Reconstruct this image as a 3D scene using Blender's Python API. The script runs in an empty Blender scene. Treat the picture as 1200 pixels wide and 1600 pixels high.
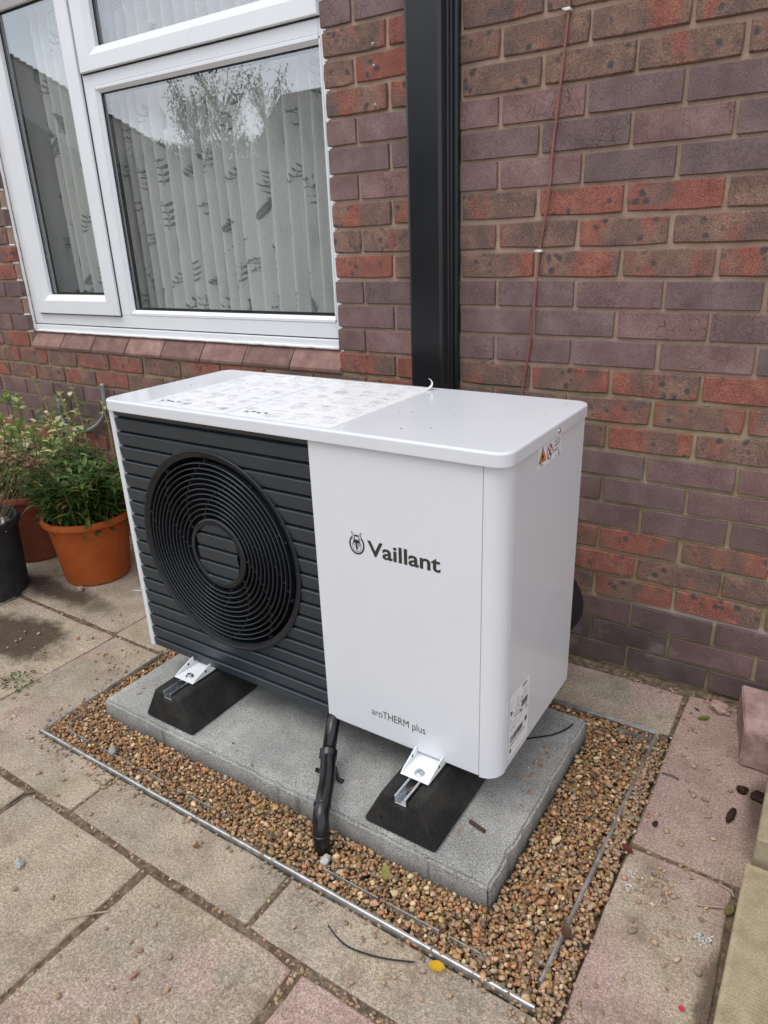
import bpy, bmesh, math, random
import numpy as np
from mathutils.geometry import tessellate_polygon
from mathutils import Vector, Matrix, noise as mnoise

random.seed(11)
rng = np.random.default_rng(11)
S = bpy.context.scene
COL = S.collection
R_ = math.radians

# ------------------------------------------------------------------ camera
CAMR = ((0.8380016, 0.5444218, -0.0368540), (0.1704493, -0.3253271, -0.9301125), (-0.5183632, 0.7731540, -0.3654209))
CAMC = (0.8564698, -1.8843271, 1.2468724)
CAMF = 1091.03
cam = bpy.data.cameras.new('camera')
cam.sensor_fit = 'VERTICAL'
cam.sensor_height = 36.0
cam.lens = CAMF / 1600 * 36.0
cam.clip_start = 0.02
cam.clip_end = 400
camo = bpy.data.objects.new('camera', cam)
COL.objects.link(camo)
r_, d_, f_ = CAMR
camo.matrix_world = Matrix(((r_[0], -d_[0], -f_[0], CAMC[0]), (r_[1], -d_[1], -f_[1], CAMC[1]),
                            (r_[2], -d_[2], -f_[2], CAMC[2]), (0, 0, 0, 1)))
S.camera = camo


def project(X):
    v = [X[i] - CAMC[i] for i in range(3)]
    q = [sum(CAMR[k][i] * v[i] for i in range(3)) for k in range(3)]
    return (600 + CAMF * q[0] / q[2], 800 + CAMF * q[1] / q[2], q[2])


# ------------------------------------------------------------------ sky, sun, exposure
SUN_DIR = Vector((-0.15, -0.40, 0.90)).normalized()
world = bpy.data.worlds.new('World')
S.world = world
world.use_nodes = True
wn, wl = world.node_tree.nodes, world.node_tree.links
wn.clear()
wo = wn.new('ShaderNodeOutputWorld')
wb = wn.new('ShaderNodeBackground')
wb.inputs['Strength'].default_value = 0.14
sky = wn.new('ShaderNodeTexSky')
sky.sky_type = 'NISHITA'
sky.sun_disc = False
sky.sun_elevation = math.asin(SUN_DIR.z)
sky.sun_rotation = math.atan2(SUN_DIR.x, SUN_DIR.y)
tc = wn.new('ShaderNodeTexCoord')
mp = wn.new('ShaderNodeMapping')
mp.inputs['Scale'].default_value = (1.6, 1.6, 4.2)
cn = wn.new('ShaderNodeTexNoise')
cn.inputs['Scale'].default_value = 2.1
cn.inputs['Detail'].default_value = 8
cn.inputs['Roughness'].default_value = 0.58
cr = wn.new('ShaderNodeValToRGB')
cr.color_ramp.elements[0].position = 0.34
cr.color_ramp.elements[0].color = (0, 0, 0, 1)
cr.color_ramp.elements[1].position = 0.56
cr.color_ramp.elements[1].color = (1, 1, 1, 1)
cr2 = wn.new('ShaderNodeValToRGB')
cr2.color_ramp.elements[0].position = 0.38
cr2.color_ramp.elements[0].color = (8.8, 9.0, 9.4, 1)
cr2.color_ramp.elements[1].position = 0.70
cr2.color_ramp.elements[1].color = (4.9, 5.2, 5.8, 1)
cm = wn.new('ShaderNodeMix')
cm.data_type = 'RGBA'
clampn = wn.new('ShaderNodeMath')
clampn.operation = 'MULTIPLY_ADD'
clampn.inputs[1].default_value = 0.35
clampn.inputs[2].default_value = 0.62
wl.new(tc.outputs['Generated'], mp.inputs['Vector'])
wl.new(mp.outputs[0], cn.inputs['Vector'])
wl.new(cn.outputs[0], cr.inputs[0])
wl.new(cn.outputs[0], cr2.inputs[0])
wl.new(cr.outputs[0], clampn.inputs[0])
wl.new(clampn.outputs[0], cm.inputs[0])
wl.new(sky.outputs[0], cm.inputs[6])
wl.new(cr2.outputs[0], cm.inputs[7])
wl.new(cm.outputs[2], wb.inputs['Color'])
wl.new(wb.outputs[0], wo.inputs['Surface'])

sl = bpy.data.lights.new('sun', 'SUN')
sl.energy = 1.0
sl.angle = R_(35)
sl.color = (1.0, 0.96, 0.90)
so = bpy.data.objects.new('sun', sl)
COL.objects.link(so)
so.rotation_euler = (-SUN_DIR).to_track_quat('-Z', 'Y').to_euler()

S.view_settings.view_transform = 'Standard'
S.view_settings.look = 'None'
S.view_settings.gamma = 1
S.view_settings.exposure = 0.46
S.view_settings.use_curve_mapping = False
S.render.engine = 'CYCLES'
S.cycles.max_bounces = 8
S.cycles.transparent_max_bounces = 12
S.cycles.use_denoising = True


# ------------------------------------------------------------------ material helpers
class NT:
    def __init__(s, name):
        s.m = bpy.data.materials.new(name)
        s.m.use_nodes = True
        s.n, s.l = s.m.node_tree.nodes, s.m.node_tree.links
        s.b = s.n['Principled BSDF']

    def link(s, a, b):
        s.l.new(a, b)

    def put(s, sock, v):
        if isinstance(v, (int, float)):
            sock.default_value = v
        elif isinstance(v, (tuple, list)):
            if len(v) == 3 and len(sock.default_value) == 4:
                v = (*v, 1)
            sock.default_value = v
        else:
            s.l.new(v, sock)

    def set(s, **k):
        for a, v in k.items():
            s.put(s.b.inputs[{'color': 'Base Color', 'rough': 'Roughness', 'metal': 'Metallic', 'spec': 'Specular IOR Level',
                              'normal': 'Normal', 'coat': 'Coat Weight', 'coatr': 'Coat Roughness', 'trans': 'Transmission Weight',
                              'alpha': 'Alpha', 'sss': 'Subsurface Weight'}[a]], v)
        return s

    def coord(s, w='Object'):
        return s.n.new('ShaderNodeTexCoord').outputs[w]

    def pos(s):
        return s.n.new('ShaderNodeNewGeometry').outputs['Position']

    def island(s):
        return s.n.new('ShaderNodeNewGeometry').outputs['Random Per Island']

    def info(s, w):
        return s.n.new('ShaderNodeObjectInfo').outputs[w]

    def attr(s, name):
        a = s.n.new('ShaderNodeAttribute')
        a.attribute_name = name
        return a.outputs['Color']

    def sep(s, v):
        x = s.n.new('ShaderNodeSeparateXYZ')
        s.put(x.inputs[0], v)
        return x.outputs

    def comb(s, x, y, z):
        c = s.n.new('ShaderNodeCombineXYZ')
        for i, v in enumerate((x, y, z)):
            s.put(c.inputs[i], v)
        return c.outputs[0]

    def math(s, op, a, b=0.0, c=0.0, clamp=False):
        x = s.n.new('ShaderNodeMath')
        x.operation = op
        x.use_clamp = clamp
        for i, v in enumerate((a, b, c)):
            s.put(x.inputs[i], v)
        return x.outputs[0]

    def vmath(s, op, a, b):
        x = s.n.new('ShaderNodeVectorMath')
        x.operation = op
        s.put(x.inputs[0], a)
        s.put(x.inputs[1], b)
        return x.outputs[0]

    def noise(s, vec, scale, detail=4, rough=0.55, dist=0.0):
        x = s.n.new('ShaderNodeTexNoise')
        s.put(x.inputs['Vector'], vec)
        x.inputs['Scale'].default_value = scale
        x.inputs['Detail'].default_value = detail
        x.inputs['Roughness'].default_value = rough
        x.inputs['Distortion'].default_value = dist
        return x.outputs[0]

    def voro(s, vec, scale, feature='F1', rnd=1.0):
        x = s.n.new('ShaderNodeTexVoronoi')
        x.feature = feature
        s.put(x.inputs['Vector'], vec)
        x.inputs['Scale'].default_value = scale
        x.inputs['Randomness'].default_value = rnd
        return x.outputs[0]

    def ramp(s, f, stops):
        x = s.n.new('ShaderNodeValToRGB')
        e = x.color_ramp.elements
        while len(e) < len(stops):
            e.new(0.5)
        for i, (p, c) in enumerate(stops):
            e[i].position = p
            e[i].color = (c, c, c, 1) if isinstance(c, (int, float)) else (*c, 1)
        s.put(x.inputs[0], f)
        return x.outputs[0]

    def mix(s, f, a, b, mode='MIX'):
        x = s.n.new('ShaderNodeMix')
        x.data_type = 'RGBA'
        x.blend_type = mode
        s.put(x.inputs[0], f)
        s.put(x.inputs[6], a)
        s.put(x.inputs[7], b)
        return x.outputs[2]

    def hsv(s, c, h=0.5, sat=1.0, v=1.0):
        x = s.n.new('ShaderNodeHueSaturation')
        s.put(x.inputs['Hue'], h)
        s.put(x.inputs['Saturation'], sat)
        s.put(x.inputs['Value'], v)
        s.put(x.inputs['Color'], c)
        return x.outputs[0]

    def bump(s, h, strength=0.5, dist=0.002, normal=None):
        x = s.n.new('ShaderNodeBump')
        x.inputs['Strength'].default_value = strength
        x.inputs['Distance'].default_value = dist
        s.put(x.inputs['Height'], h)
        if normal is not None:
            s.l.new(normal, x.inputs['Normal'])
        return x.outputs[0]


def plain(name, color, rough=0.5, metal=0.0, var=0.06, scale=30, bump=0.0, **k):
    m = NT(name)
    c = m.coord()
    n = m.noise(c, scale, 5)
    lo = tuple(x * (1 - var) for x in color)
    hi = tuple(min(1, x * (1 + var)) for x in color)
    m.set(color=m.ramp(n, [(0.3, lo), (0.7, hi)]), rough=m.ramp(n, [(0.3, max(0.02, rough - 0.05)), (0.7, min(1, rough + 0.06))]), metal=metal, **k)
    if bump:
        m.set(normal=m.bump(m.noise(c, scale * 8, 4), 0.6, bump))
    return m.m


# ------------------------------------------------------------------ mesh helpers
class MB:
    def __init__(s):
        s.v, s.f, s.c = [], [], []

    def add(s, vs, fs):
        o = len(s.v)
        s.v += [tuple(x) for x in vs]
        s.f += [tuple(i + o for i in q) for q in fs]

    def box(s, x0, x1, y0, y1, z0, z1):
        s.add([(x0, y0, z0), (x1, y0, z0), (x1, y1, z0), (x0, y1, z0), (x0, y0, z1), (x1, y0, z1), (x1, y1, z1), (x0, y1, z1)],
              [(3, 2, 1, 0), (4, 5, 6, 7), (0, 1, 5, 4), (1, 2, 6, 5), (2, 3, 7, 6), (3, 0, 4, 7)])

    def prism(s, poly, a, b, axis):
        """poly: 2-D ring in the two other axes (in x,y,z order), extruded a..b along axis."""
        n = len(poly)

        def P(u, v, w):
            return (w, u, v) if axis == 0 else ((u, w, v) if axis == 1 else (u, v, w))
        vs = [P(u, v, a) for u, v in poly] + [P(u, v, b) for u, v in poly]
        fs = [tuple(range(n))[::-1], tuple(range(n, 2 * n))]
        fs += [(i, (i + 1) % n, n + (i + 1) % n, n + i) for i in range(n)]
        s.add(vs, fs)

    def tube(s, pts, r, n=10, cap=True):
        pts = [Vector(p) for p in pts]
        rr = r if isinstance(r, (list, tuple)) else [r] * len(pts)
        o = len(s.v)
        up = None
        for i, p in enumerate(pts):
            t = (pts[min(i + 1, len(pts) - 1)] - pts[max(i - 1, 0)]).normalized()
            if up is None:
                up = t.orthogonal().normalized()
            up = (up - t * up.dot(t)).normalized()
            sd = t.cross(up)
            for k in range(n):
                a = 2 * math.pi * k / n
                s.v.append(tuple(p + (up * math.cos(a) + sd * math.sin(a)) * rr[i]))
        for i in range(len(pts) - 1):
            for k in range(n):
                k2 = (k + 1) % n
                s.f.append((o + i * n + k, o + i * n + k2, o + (i + 1) * n + k2, o + (i + 1) * n + k))
        if cap:
            s.f.append(tuple(o + k for k in range(n))[::-1])
            e = o + (len(pts) - 1) * n
            s.f.append(tuple(e + k for k in range(n)))

    def lathe(s, prof, n=48, cx=0, cy=0, axis='z', closed=False, a0=0.0, a1=2 * math.pi):
        """prof: (radius, height). axis z: height up; axis y: height along y, ring in x,z."""
        o = len(s.v)
        m = len(prof)
        full = abs(a1 - a0 - 2 * math.pi) < 1e-6
        cnt = n if full else n + 1
        for k in range(cnt):
            a = a0 + (a1 - a0) * k / n
            for r, h in prof:
                if axis == 'z':
                    s.v.append((cx + r * math.cos(a), cy + r * math.sin(a), h))
                else:
                    s.v.append((cx + r * math.cos(a), h, cy + r * math.sin(a)))
        for k in range(n):
            k2 = (k + 1) % cnt
            for i in range(m if closed else m - 1):
                i2 = (i + 1) % m
                q = (o + k * m + i, o + k2 * m + i, o + k2 * m + i2, o + k * m + i2)
                s.f.append(q if axis == 'z' else q[::-1])

    def leaf(s, b, d, up, L, W, droop=0.2, col=None):
        b, d, up = Vector(b), Vector(d).normalized(), Vector(up)
        sd = d.cross(up)
        if sd.length < 1e-4:
            sd = d.orthogonal()
        sd.normalize()
        nrm = sd.cross(d).normalized()
        p1 = b + d * L * 0.32 + nrm * L * 0.03
        p2 = b + d * L * 0.68 - nrm * L * droop * 0.4
        tip = b + d * L * 0.97 - nrm * L * droop
        k = nrm * W * 0.22
        s.add([b, p1 - sd * W * .5 + k, p1, p1 + sd * W * .5 + k, p2 - sd * W * .4 + k, p2, p2 + sd * W * .4 + k, tip],
              [(0, 2, 1), (0, 3, 2), (1, 2, 5, 4), (2, 3, 6, 5), (4, 5, 7), (5, 6, 7)])
        if col is not None:
            s.c += [col] * 8

    def mesh(s, name, mats=(), smooth=False):
        me = bpy.data.meshes.new(name)
        me.from_pydata(s.v, [], s.f)
        for m in (mats if isinstance(mats, (list, tuple)) else [mats]):
            me.materials.append(m)
        if smooth:
            me.polygons.foreach_set('use_smooth', [True] * len(me.polygons))
        if s.c and len(s.c) == len(s.v):
            at = me.color_attributes.new('tint', 'FLOAT_COLOR', 'POINT')
            at.data.foreach_set('color', np.array([(*c, 1) for c in s.c], dtype=np.float32).ravel())
        me.update()
        return me

    def build(s, name, mats, parent=None, smooth=False, bevel=0.0, segs=2, fix=True, auto=None):
        me = s.mesh(name, mats, smooth)
        if bevel or fix:
            bm = bmesh.new()
            bm.from_mesh(me)
            if bevel:
                es = [e for e in bm.edges if len(e.link_faces) == 2 and e.calc_face_angle(0) > 0.6]
                bmesh.ops.bevel(bm, geom=es, offset=bevel, segments=segs, profile=0.6, affect='EDGES', clamp_overlap=True)
            if fix:
                bmesh.ops.recalc_face_normals(bm, faces=bm.faces)
            bm.to_mesh(me)
            bm.free()
        if auto is not None:
            me.polygons.foreach_set('use_smooth', [True] * len(me.polygons))
            me.set_sharp_from_angle(angle=R_(auto))
        return link(name, me, parent)


def link(name, me, parent=None):
    o = bpy.data.objects.new(name, me)
    COL.objects.link(o)
    if parent is not None:
        o.parent = parent
        if parent.parent is None:
            o.matrix_parent_inverse = Matrix.Translation(parent.location).inverted()
        else:
            o.matrix_parent_inverse = Matrix.Translation(parent.parent.location + parent.location - parent.parent.location).inverted() if parent.type == 'EMPTY' else Matrix.Identity(4)
    return o


def tag(o, label=None, cat=None, group=None, kind=None):
    if label:
        o['label'] = label
    if cat:
        o['category'] = cat
    if group:
        o['group'] = group
    if kind:
        o['kind'] = kind
    return o


def thing(name, label, cat, loc=(0, 0, 0), group=None):
    o = bpy.data.objects.new(name, None)
    o.empty_display_size = 0.1
    o.location = loc
    COL.objects.link(o)
    return tag(o, label, cat, group)


def bez(pts, n=8):
    """Catmull-Rom through pts."""
    P = [Vector(p) for p in pts]
    out = []
    for i in range(len(P) - 1):
        a, b, c, d = P[max(i - 1, 0)], P[i], P[i + 1], P[min(i + 2, len(P) - 1)]
        for k in range(n):
            t = k / n
            out.append(0.5 * ((2 * b) + (c - a) * t + (2 * a - 5 * b + 4 * c - d) * t * t + (3 * b - a - 3 * c + d) * t ** 3))
    out.append(P[-1])
    return out


# ------------------------------------------------------------------ materials
def brick_red_mat(name, stuff=False):
    m = NT(name)
    co = m.pos() if stuff else m.coord()
    rnd = m.island() if stuff else m.info('Random')
    tone = m.math('MULTIPLY_ADD', m.island(), 0.7, 0.15) if stuff else m.sep(m.info('Color'))[0]
    off = m.comb(m.math('MULTIPLY', rnd, 37.0), m.math('MULTIPLY', rnd, 11.0), m.math('MULTIPLY', rnd, 53.0))
    v = m.vmath('ADD', co, off)
    xyz = m.sep(v)
    # kiln bands across the length of the brick
    bv = m.comb(m.math('MULTIPLY', xyz[0], 11.0), m.math('MULTIPLY', xyz[1], 2.0), m.math('MULTIPLY', xyz[2], 4.5))
    band = m.noise(bv, 1.0, 2, 0.4, 0.3)
    bandm = m.ramp(m.math('ADD', band, m.math('MULTIPLY_ADD', tone, 0.36, -0.18)), [(0.42, 0.0), (0.53, 1.0)])
    fine = m.ramp(m.noise(v, 300, 3, 0.75), [(0.36, 0.0), (0.64, 1.0)])
    mid = m.noise(v, 28, 4)
    red = m.ramp(mid, [(0.25, (0.24, 0.076, 0.053)), (0.55, (0.335, 0.108, 0.072)), (0.8, (0.40, 0.170, 0.108))])
    brown = m.ramp(m.noise(v, 16, 4), [(0.3, (0.125, 0.100, 0.090)), (0.5, (0.215, 0.135, 0.104)), (0.72, (0.33, 0.195, 0.135))])
    c = m.mix(m.math('MULTIPLY', bandm, 0.9), red, brown)
    c = m.mix(0.85, c, m.hsv(c, 0.5, 0.9, m.math('MULTIPLY_ADD', fine, 0.95, 0.54)))
    # blue-grey burnt spots
    sp = m.voro(m.vmath('ADD', v, m.comb(m.math('MULTIPLY', m.noise(v, 90, 3), 0.016), 0, m.math('MULTIPLY', m.noise(v, 80, 3), 0.014))), 36)
    pick = m.ramp(m.noise(v, 16, 2), [(0.50, 0.0), (0.57, 1.0)])
    spot = m.math('MULTIPLY', m.ramp(sp, [(0.20, 1.0), (0.40, 0.0)]), pick)
    c = m.mix(m.math('MULTIPLY', spot, 0.85), c, (0.066, 0.072, 0.080))
    pits = m.ramp(m.voro(v, 150), [(0.06, 1.0), (0.14, 0.0)])
    pits = m.math('MULTIPLY', pits, m.ramp(m.noise(v, 60, 2), [(0.55, 0.0), (0.62, 1.0)]))
    c = m.mix(m.math('MULTIPLY', pits, 0.8), c, (0.035, 0.022, 0.018))
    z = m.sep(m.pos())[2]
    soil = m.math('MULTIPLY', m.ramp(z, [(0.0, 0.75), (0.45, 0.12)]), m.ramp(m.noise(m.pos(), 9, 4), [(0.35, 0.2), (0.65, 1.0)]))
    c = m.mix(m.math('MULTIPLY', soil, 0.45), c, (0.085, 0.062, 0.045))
    m.set(color=c, rough=0.88, spec=0.25)
    h = m.math('ADD', m.math('MULTIPLY', fine, 0.6), m.math('ADD', m.math('MULTIPLY', mid, 0.7), m.math('MULTIPLY', pits, -0.8)))
    m.set(normal=m.bump(h, 0.9, 0.0026))
    return m.m


def brick_purple_mat(name, stuff=False):
    m = NT(name)
    co = m.pos() if stuff else m.coord()
    rnd = m.island() if stuff else m.info('Random')
    off = m.comb(m.math('MULTIPLY', rnd, 37.0), m.math('MULTIPLY', rnd, 11.0), m.math('MULTIPLY', rnd, 53.0))
    v = m.vmath('ADD', co, off)
    fine = m.ramp(m.noise(v, 260, 4, 0.7), [(0.32, 0.0), (0.68, 1.0)])
    mid = m.noise(v, 12, 4)
    base = m.ramp(mid, [(0.3, (0.132, 0.083, 0.078)), (0.55, (0.182, 0.120, 0.113)), (0.75, (0.226, 0.162, 0.152))])
    base = m.hsv(base, 0.5, m.math('MULTIPLY_ADD', rnd, 0.3, 0.88), m.math('MULTIPLY_ADD', rnd, 0.40, 0.84))
    base = m.mix(0.75, base, m.hsv(base, 0.5, 1.0, m.math('MULTIPLY_ADD', fine, 0.85, 0.60)))
    wv = m.vmath('ADD', v, m.comb(m.math('MULTIPLY', m.noise(v, 45, 3), 0.022), 0, m.math('MULTIPLY', m.noise(v, 52, 3), 0.022)))
    cr_ = m.ramp(m.voro(wv, 46, 'DISTANCE_TO_EDGE'), [(0.006, 1.0), (0.026, 0.0)])
    crm = m.math('MULTIPLY', m.ramp(m.noise(v, 11, 2), [(0.42, 0.0), (0.58, 1.0)]), m.ramp(m.sep(m.pos())[2], [(0.5, 0.25), (1.3, 1.0)]))
    cr_ = m.math('MULTIPLY', cr_, m.math('MULTIPLY', crm, m.ramp(m.math('FRACT', m.math('MULTIPLY', rnd, 7.31)), [(0.35, 0.12), (0.75, 1.0)])))
    sv = m.comb(m.math('MULTIPLY', m.sep(v)[0], 0.55), m.sep(v)[1], m.sep(v)[2])
    pits = m.math('MULTIPLY', m.ramp(m.voro(sv, 170), [(0.10, 1.0), (0.2, 0.0)]), m.ramp(m.noise(v, 75, 2), [(0.54, 0.0), (0.6, 1.0)]))
    dk = m.math('MAXIMUM', m.math('MULTIPLY', cr_, 0.85), m.math('MULTIPLY', pits, 0.7))
    c = m.mix(dk, base, (0.035, 0.022, 0.022))
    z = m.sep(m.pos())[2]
    soil = m.math('MULTIPLY', m.ramp(z, [(0.0, 1.0), (0.75, 0.0)]), m.ramp(m.noise(m.pos(), 7, 4), [(0.3, 0.3), (0.65, 1.0)]))  # soil plus shade near the ground, both painted in as a darker tone
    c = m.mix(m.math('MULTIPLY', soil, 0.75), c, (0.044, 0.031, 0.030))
    # lime bloom on the lowest courses
    bl = m.math('MULTIPLY', m.ramp(m.noise(m.pos(), 6, 6, 0.65), [(0.58, 0.0), (0.72, 1.0)]), m.ramp(z, [(0.12, 1.0), (0.30, 0.0)]))
    c = m.mix(m.math('MULTIPLY', bl, 0.35), c, (0.34, 0.31, 0.29))
    m.set(color=c, rough=0.74, spec=0.3)
    h = m.math('ADD', m.math('MULTIPLY', fine, 0.35), m.math('ADD', m.math('MULTIPLY', mid, 0.4), m.math('MULTIPLY', dk, -0.9)))
    m.set(normal=m.bump(h, 0.6, 0.0018))
    return m.m


def mortar_mat():
    m = NT('mortar')
    p = m.pos()
    z = m.sep(p)[2]
    n1, n2 = m.noise(p, 260, 4, 0.7), m.noise(p, 14, 5)
    up = m.ramp(n2, [(0.3, (0.31, 0.212, 0.158)), (0.7, (0.47, 0.342, 0.262))])
    lo = m.ramp(n2, [(0.3, (0.24, 0.19, 0.105)), (0.7, (0.44, 0.36, 0.235))])
    f = m.ramp(m.math('ADD', z, m.math('MULTIPLY', n2, 0.25)), [(0.98, 0.0), (1.16, 1.0)])
    c = m.mix(f, lo, up)
    c = m.mix(0.6, c, m.hsv(c, 0.5, 0.95, m.math('MULTIPLY_ADD', n1, 1.3, 0.35)))
    moss = m.math('MULTIPLY', m.ramp(z, [(0.05, 0.8), (0.5, 0.0)]), m.ramp(m.noise(p, 5, 5), [(0.42, 0.0), (0.6, 1.0)]))
    c = m.mix(m.math('MULTIPLY', moss, 0.7), c, (0.075, 0.066, 0.030))
    # pale splash along one low bed joint
    x = m.sep(p)[0]
    bl = m.math('MULTIPLY', m.ramp(m.math('ABSOLUTE', m.math('SUBTRACT', z, 0.225)), [(0.008, 1.0), (0.02, 0.0)]), m.ramp(x, [(0.42, 0.0), (0.52, 1.0)]))
    c = m.mix(m.math('MULTIPLY', bl, 0.7), c, (0.46, 0.38, 0.34))
    m.set(color=c, rough=0.95, spec=0.1, normal=m.bump(m.math('ADD', n1, n2), 0.8, 0.003))
    return m.m


def paving_mat():
    m = NT('riven_paving')
    p = m.pos()
    rnd = m.info('Random')
    pk = m.sep(m.info('Color'))
    v = m.vmath('ADD', p, m.comb(m.math('MULTIPLY', rnd, 9.0), m.math('MULTIPLY', rnd, 17.0), 0))
    big = m.noise(v, 2.6, 5, 0.6, 0.4)
    mid = m.noise(v, 12, 6, 0.65)
    fine = m.ramp(m.noise(v, 430, 2, 0.7), [(0.38, 0.0), (0.62, 1.0)])
    grit = m.ramp(m.noise(v, 170, 4, 0.75), [(0.37, 0.0), (0.63, 1.0)])
    tan = m.ramp(mid, [(0.3, (0.385, 0.295, 0.197)), (0.55, (0.52, 0.42, 0.295)), (0.8, (0.57, 0.48, 0.36))])
    grey = m.ramp(mid, [(0.3, (0.335, 0.272, 0.207)), (0.7, (0.51, 0.42, 0.33))])
    pink = m.ramp(mid, [(0.3, (0.42, 0.265, 0.222)), (0.7, (0.56, 0.38, 0.33))])
    c = m.mix(m.ramp(big, [(0.42, 0.0), (0.60, 1.0)]), tan, grey)
    pn = m.ramp(m.math('ADD', m.noise(v, 3.4, 4, 0.55, 0.5), m.math('MULTIPLY_ADD', pk[0], 0.6, -0.26)), [(0.46, 0.0), (0.60, 1.0)])
    c = m.mix(m.math('MULTIPLY', pn, 0.85), c, pink)
    c = m.mix(0.75, c, m.hsv(c, 0.5, 0.95, m.math('MULTIPLY_ADD', grit, 0.8, 0.60)))
    c = m.mix(0.6, c, m.hsv(c, 0.5, 0.9, m.math('MULTIPLY_ADD', fine, 0.95, 0.52)))
    # lichen-green and dirt films
    gr = m.ramp(m.noise(v, 5.0, 5, 0.6), [(0.58, 0.0), (0.75, 1.0)])
    c = m.mix(m.math('MULTIPLY', gr, 0.45), c, (0.20, 0.18, 0.085))
    dirt = m.ramp(m.noise(v, 8.5, 9, 0.74), [(0.52, 0.0), (0.68, 1.0)])
    c = m.mix(m.math('MULTIPLY', dirt, 0.52), c, (0.150, 0.108, 0.072))
    pit = m.math('MULTIPLY', m.ramp(m.voro(v, 130), [(0.10, 1.0), (0.2, 0.0)]), m.ramp(m.noise(v, 24, 3), [(0.52, 0.0), (0.6, 1.0)]))
    c = m.mix(m.math('MULTIPLY', pit, 0.6), c, (0.10, 0.078, 0.06))
    white = m.math('MULTIPLY', m.ramp(m.voro(v, 26), [(0.05, 1.0), (0.16, 0.0)]), m.ramp(m.noise(v, 9, 2), [(0.6, 0.0), (0.66, 1.0)]))
    c = m.mix(m.math('MULTIPLY', white, 0.42), c, (0.62, 0.58, 0.52))
    # wet soil tracked onto the slab by the pots, and a damp fringe by the raised pavers
    xyz = m.sep(p)
    nx = m.math('MULTIPLY', m.math('SUBTRACT', m.noise(p, 7, 7, 0.7), 0.5), 0.9)

    def blob(cx, cy, rx, ry, hard=0.25):
        dx = m.math('DIVIDE', m.math('SUBTRACT', xyz[0], cx), rx)
        dy = m.math('DIVIDE', m.math('SUBTRACT', xyz[1], cy), ry)
        d = m.math('SQRT', m.math('ADD', m.math('MULTIPLY', dx, dx), m.math('MULTIPLY', dy, dy)))
        return m.ramp(m.math('ADD', d, m.math('MULTIPLY', nx, 1.6)), [(1.0 - hard, 1.0), (1.0, 0.0)])
    wet = m.math('MAXIMUM', blob(-1.40, -0.83, 0.26, 0.13, 0.35), blob(-1.60, -0.56, 0.42, 0.07, 0.6))
    wet2 = m.math('MAXIMUM', blob(0.865, -1.02, 0.045, 0.27, 0.3), blob(0.86, -0.42, 0.035, 0.18, 0.8))
    wet = m.math('MAXIMUM', m.math('MULTIPLY', wet, 0.88), m.math('MULTIPLY', wet2, 0.7))
    c = m.mix(wet, c, (0.062, 0.040, 0.026))
    m.set(color=c, rough=0.86, spec=0.22)
    h = m.math('ADD', m.math('MULTIPLY', mid, 1.3), m.math('ADD', m.math('MULTIPLY', grit, 0.35), m.math('MULTIPLY', fine, 0.22)))
    m.set(normal=m.bump(h, 0.75, 0.006))
    return m.m


def concrete_mat():
    m = NT('cast_concrete')
    p = m.pos()
    z = m.sep(p)[2]
    g1, g2, big = m.noise(p, 400, 2, 0.7), m.noise(p, 150, 4, 0.7), m.noise(p, 6, 6, 0.6)
    c = m.ramp(g1, [(0.36, (0.085, 0.084, 0.079)), (0.45, (0.265, 0.263, 0.248)), (0.55, (0.44, 0.435, 0.41)), (0.64, (0.78, 0.77, 0.73))])
    c = m.mix(0.40, c, m.ramp(g2, [(0.3, (0.16, 0.16, 0.15)), (0.7, (0.46, 0.45, 0.43))]))
    c = m.mix(m.ramp(big, [(0.45, 0.0), (0.62, 0.6)]), c, m.hsv(c, 0.5, 1.0, 0.62))
    c = m.mix(m.ramp(m.noise(p, 9, 5, 0.6), [(0.52, 0.0), (0.66, 0.5)]), c, m.hsv(c, 0.5, 0.9, 1.45))
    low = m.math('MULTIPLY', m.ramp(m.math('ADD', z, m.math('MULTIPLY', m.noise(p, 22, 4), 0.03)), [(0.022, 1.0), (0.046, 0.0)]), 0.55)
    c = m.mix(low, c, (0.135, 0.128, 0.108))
    cv = m.comb(m.math('MULTIPLY', m.sep(p)[0], 30.0), m.math('MULTIPLY', m.sep(p)[1], 30.0), m.math('MULTIPLY', z, 2.5))
    run = m.math('MULTIPLY', m.ramp(m.noise(cv, 1.0, 2, 0.4), [(0.66, 0.0), (0.72, 1.0)]), m.ramp(z, [(0.035, 1.0), (0.048, 0.0)]))
    c = m.mix(m.math('MULTIPLY', run, 0.5), c, (0.06, 0.058, 0.05))
    m.set(color=c, rough=0.92, spec=0.2, normal=m.bump(m.math('ADD', g1, m.math('MULTIPLY', g2, 0.8)), 0.7, 0.002))
    return m.m


def tint_mat(name, rough=0.6, spec=0.35, trans=0.0, bump=0.0, scale=300, var=0.5):
    m = NT(name)
    c = m.attr('tint')
    n = m.noise(m.pos(), scale, 4, 0.65)
    c = m.mix(var, c, m.hsv(c, 0.5, 1.0, m.math('MULTIPLY_ADD', n, 1.6, 0.2)))
    m.set(color=c, rough=rough, spec=spec)
    if bump:
        m.set(normal=m.bump(n, 0.5, bump))
    if trans:
        tr = m.n.new('ShaderNodeBsdfTranslucent')
        m.put(tr.inputs['Color'], m.hsv(c, 0.49, 1.15, 1.5))
        mx = m.n.new('ShaderNodeMixShader')
        mx.inputs[0].default_value = trans
        m.link(m.b.outputs[0], mx.inputs[1])
        m.link(tr.outputs[0], mx.inputs[2])
        m.link(mx.outputs[0], m.n['Material Output'].inputs['Surface'])
    return m.m


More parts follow.
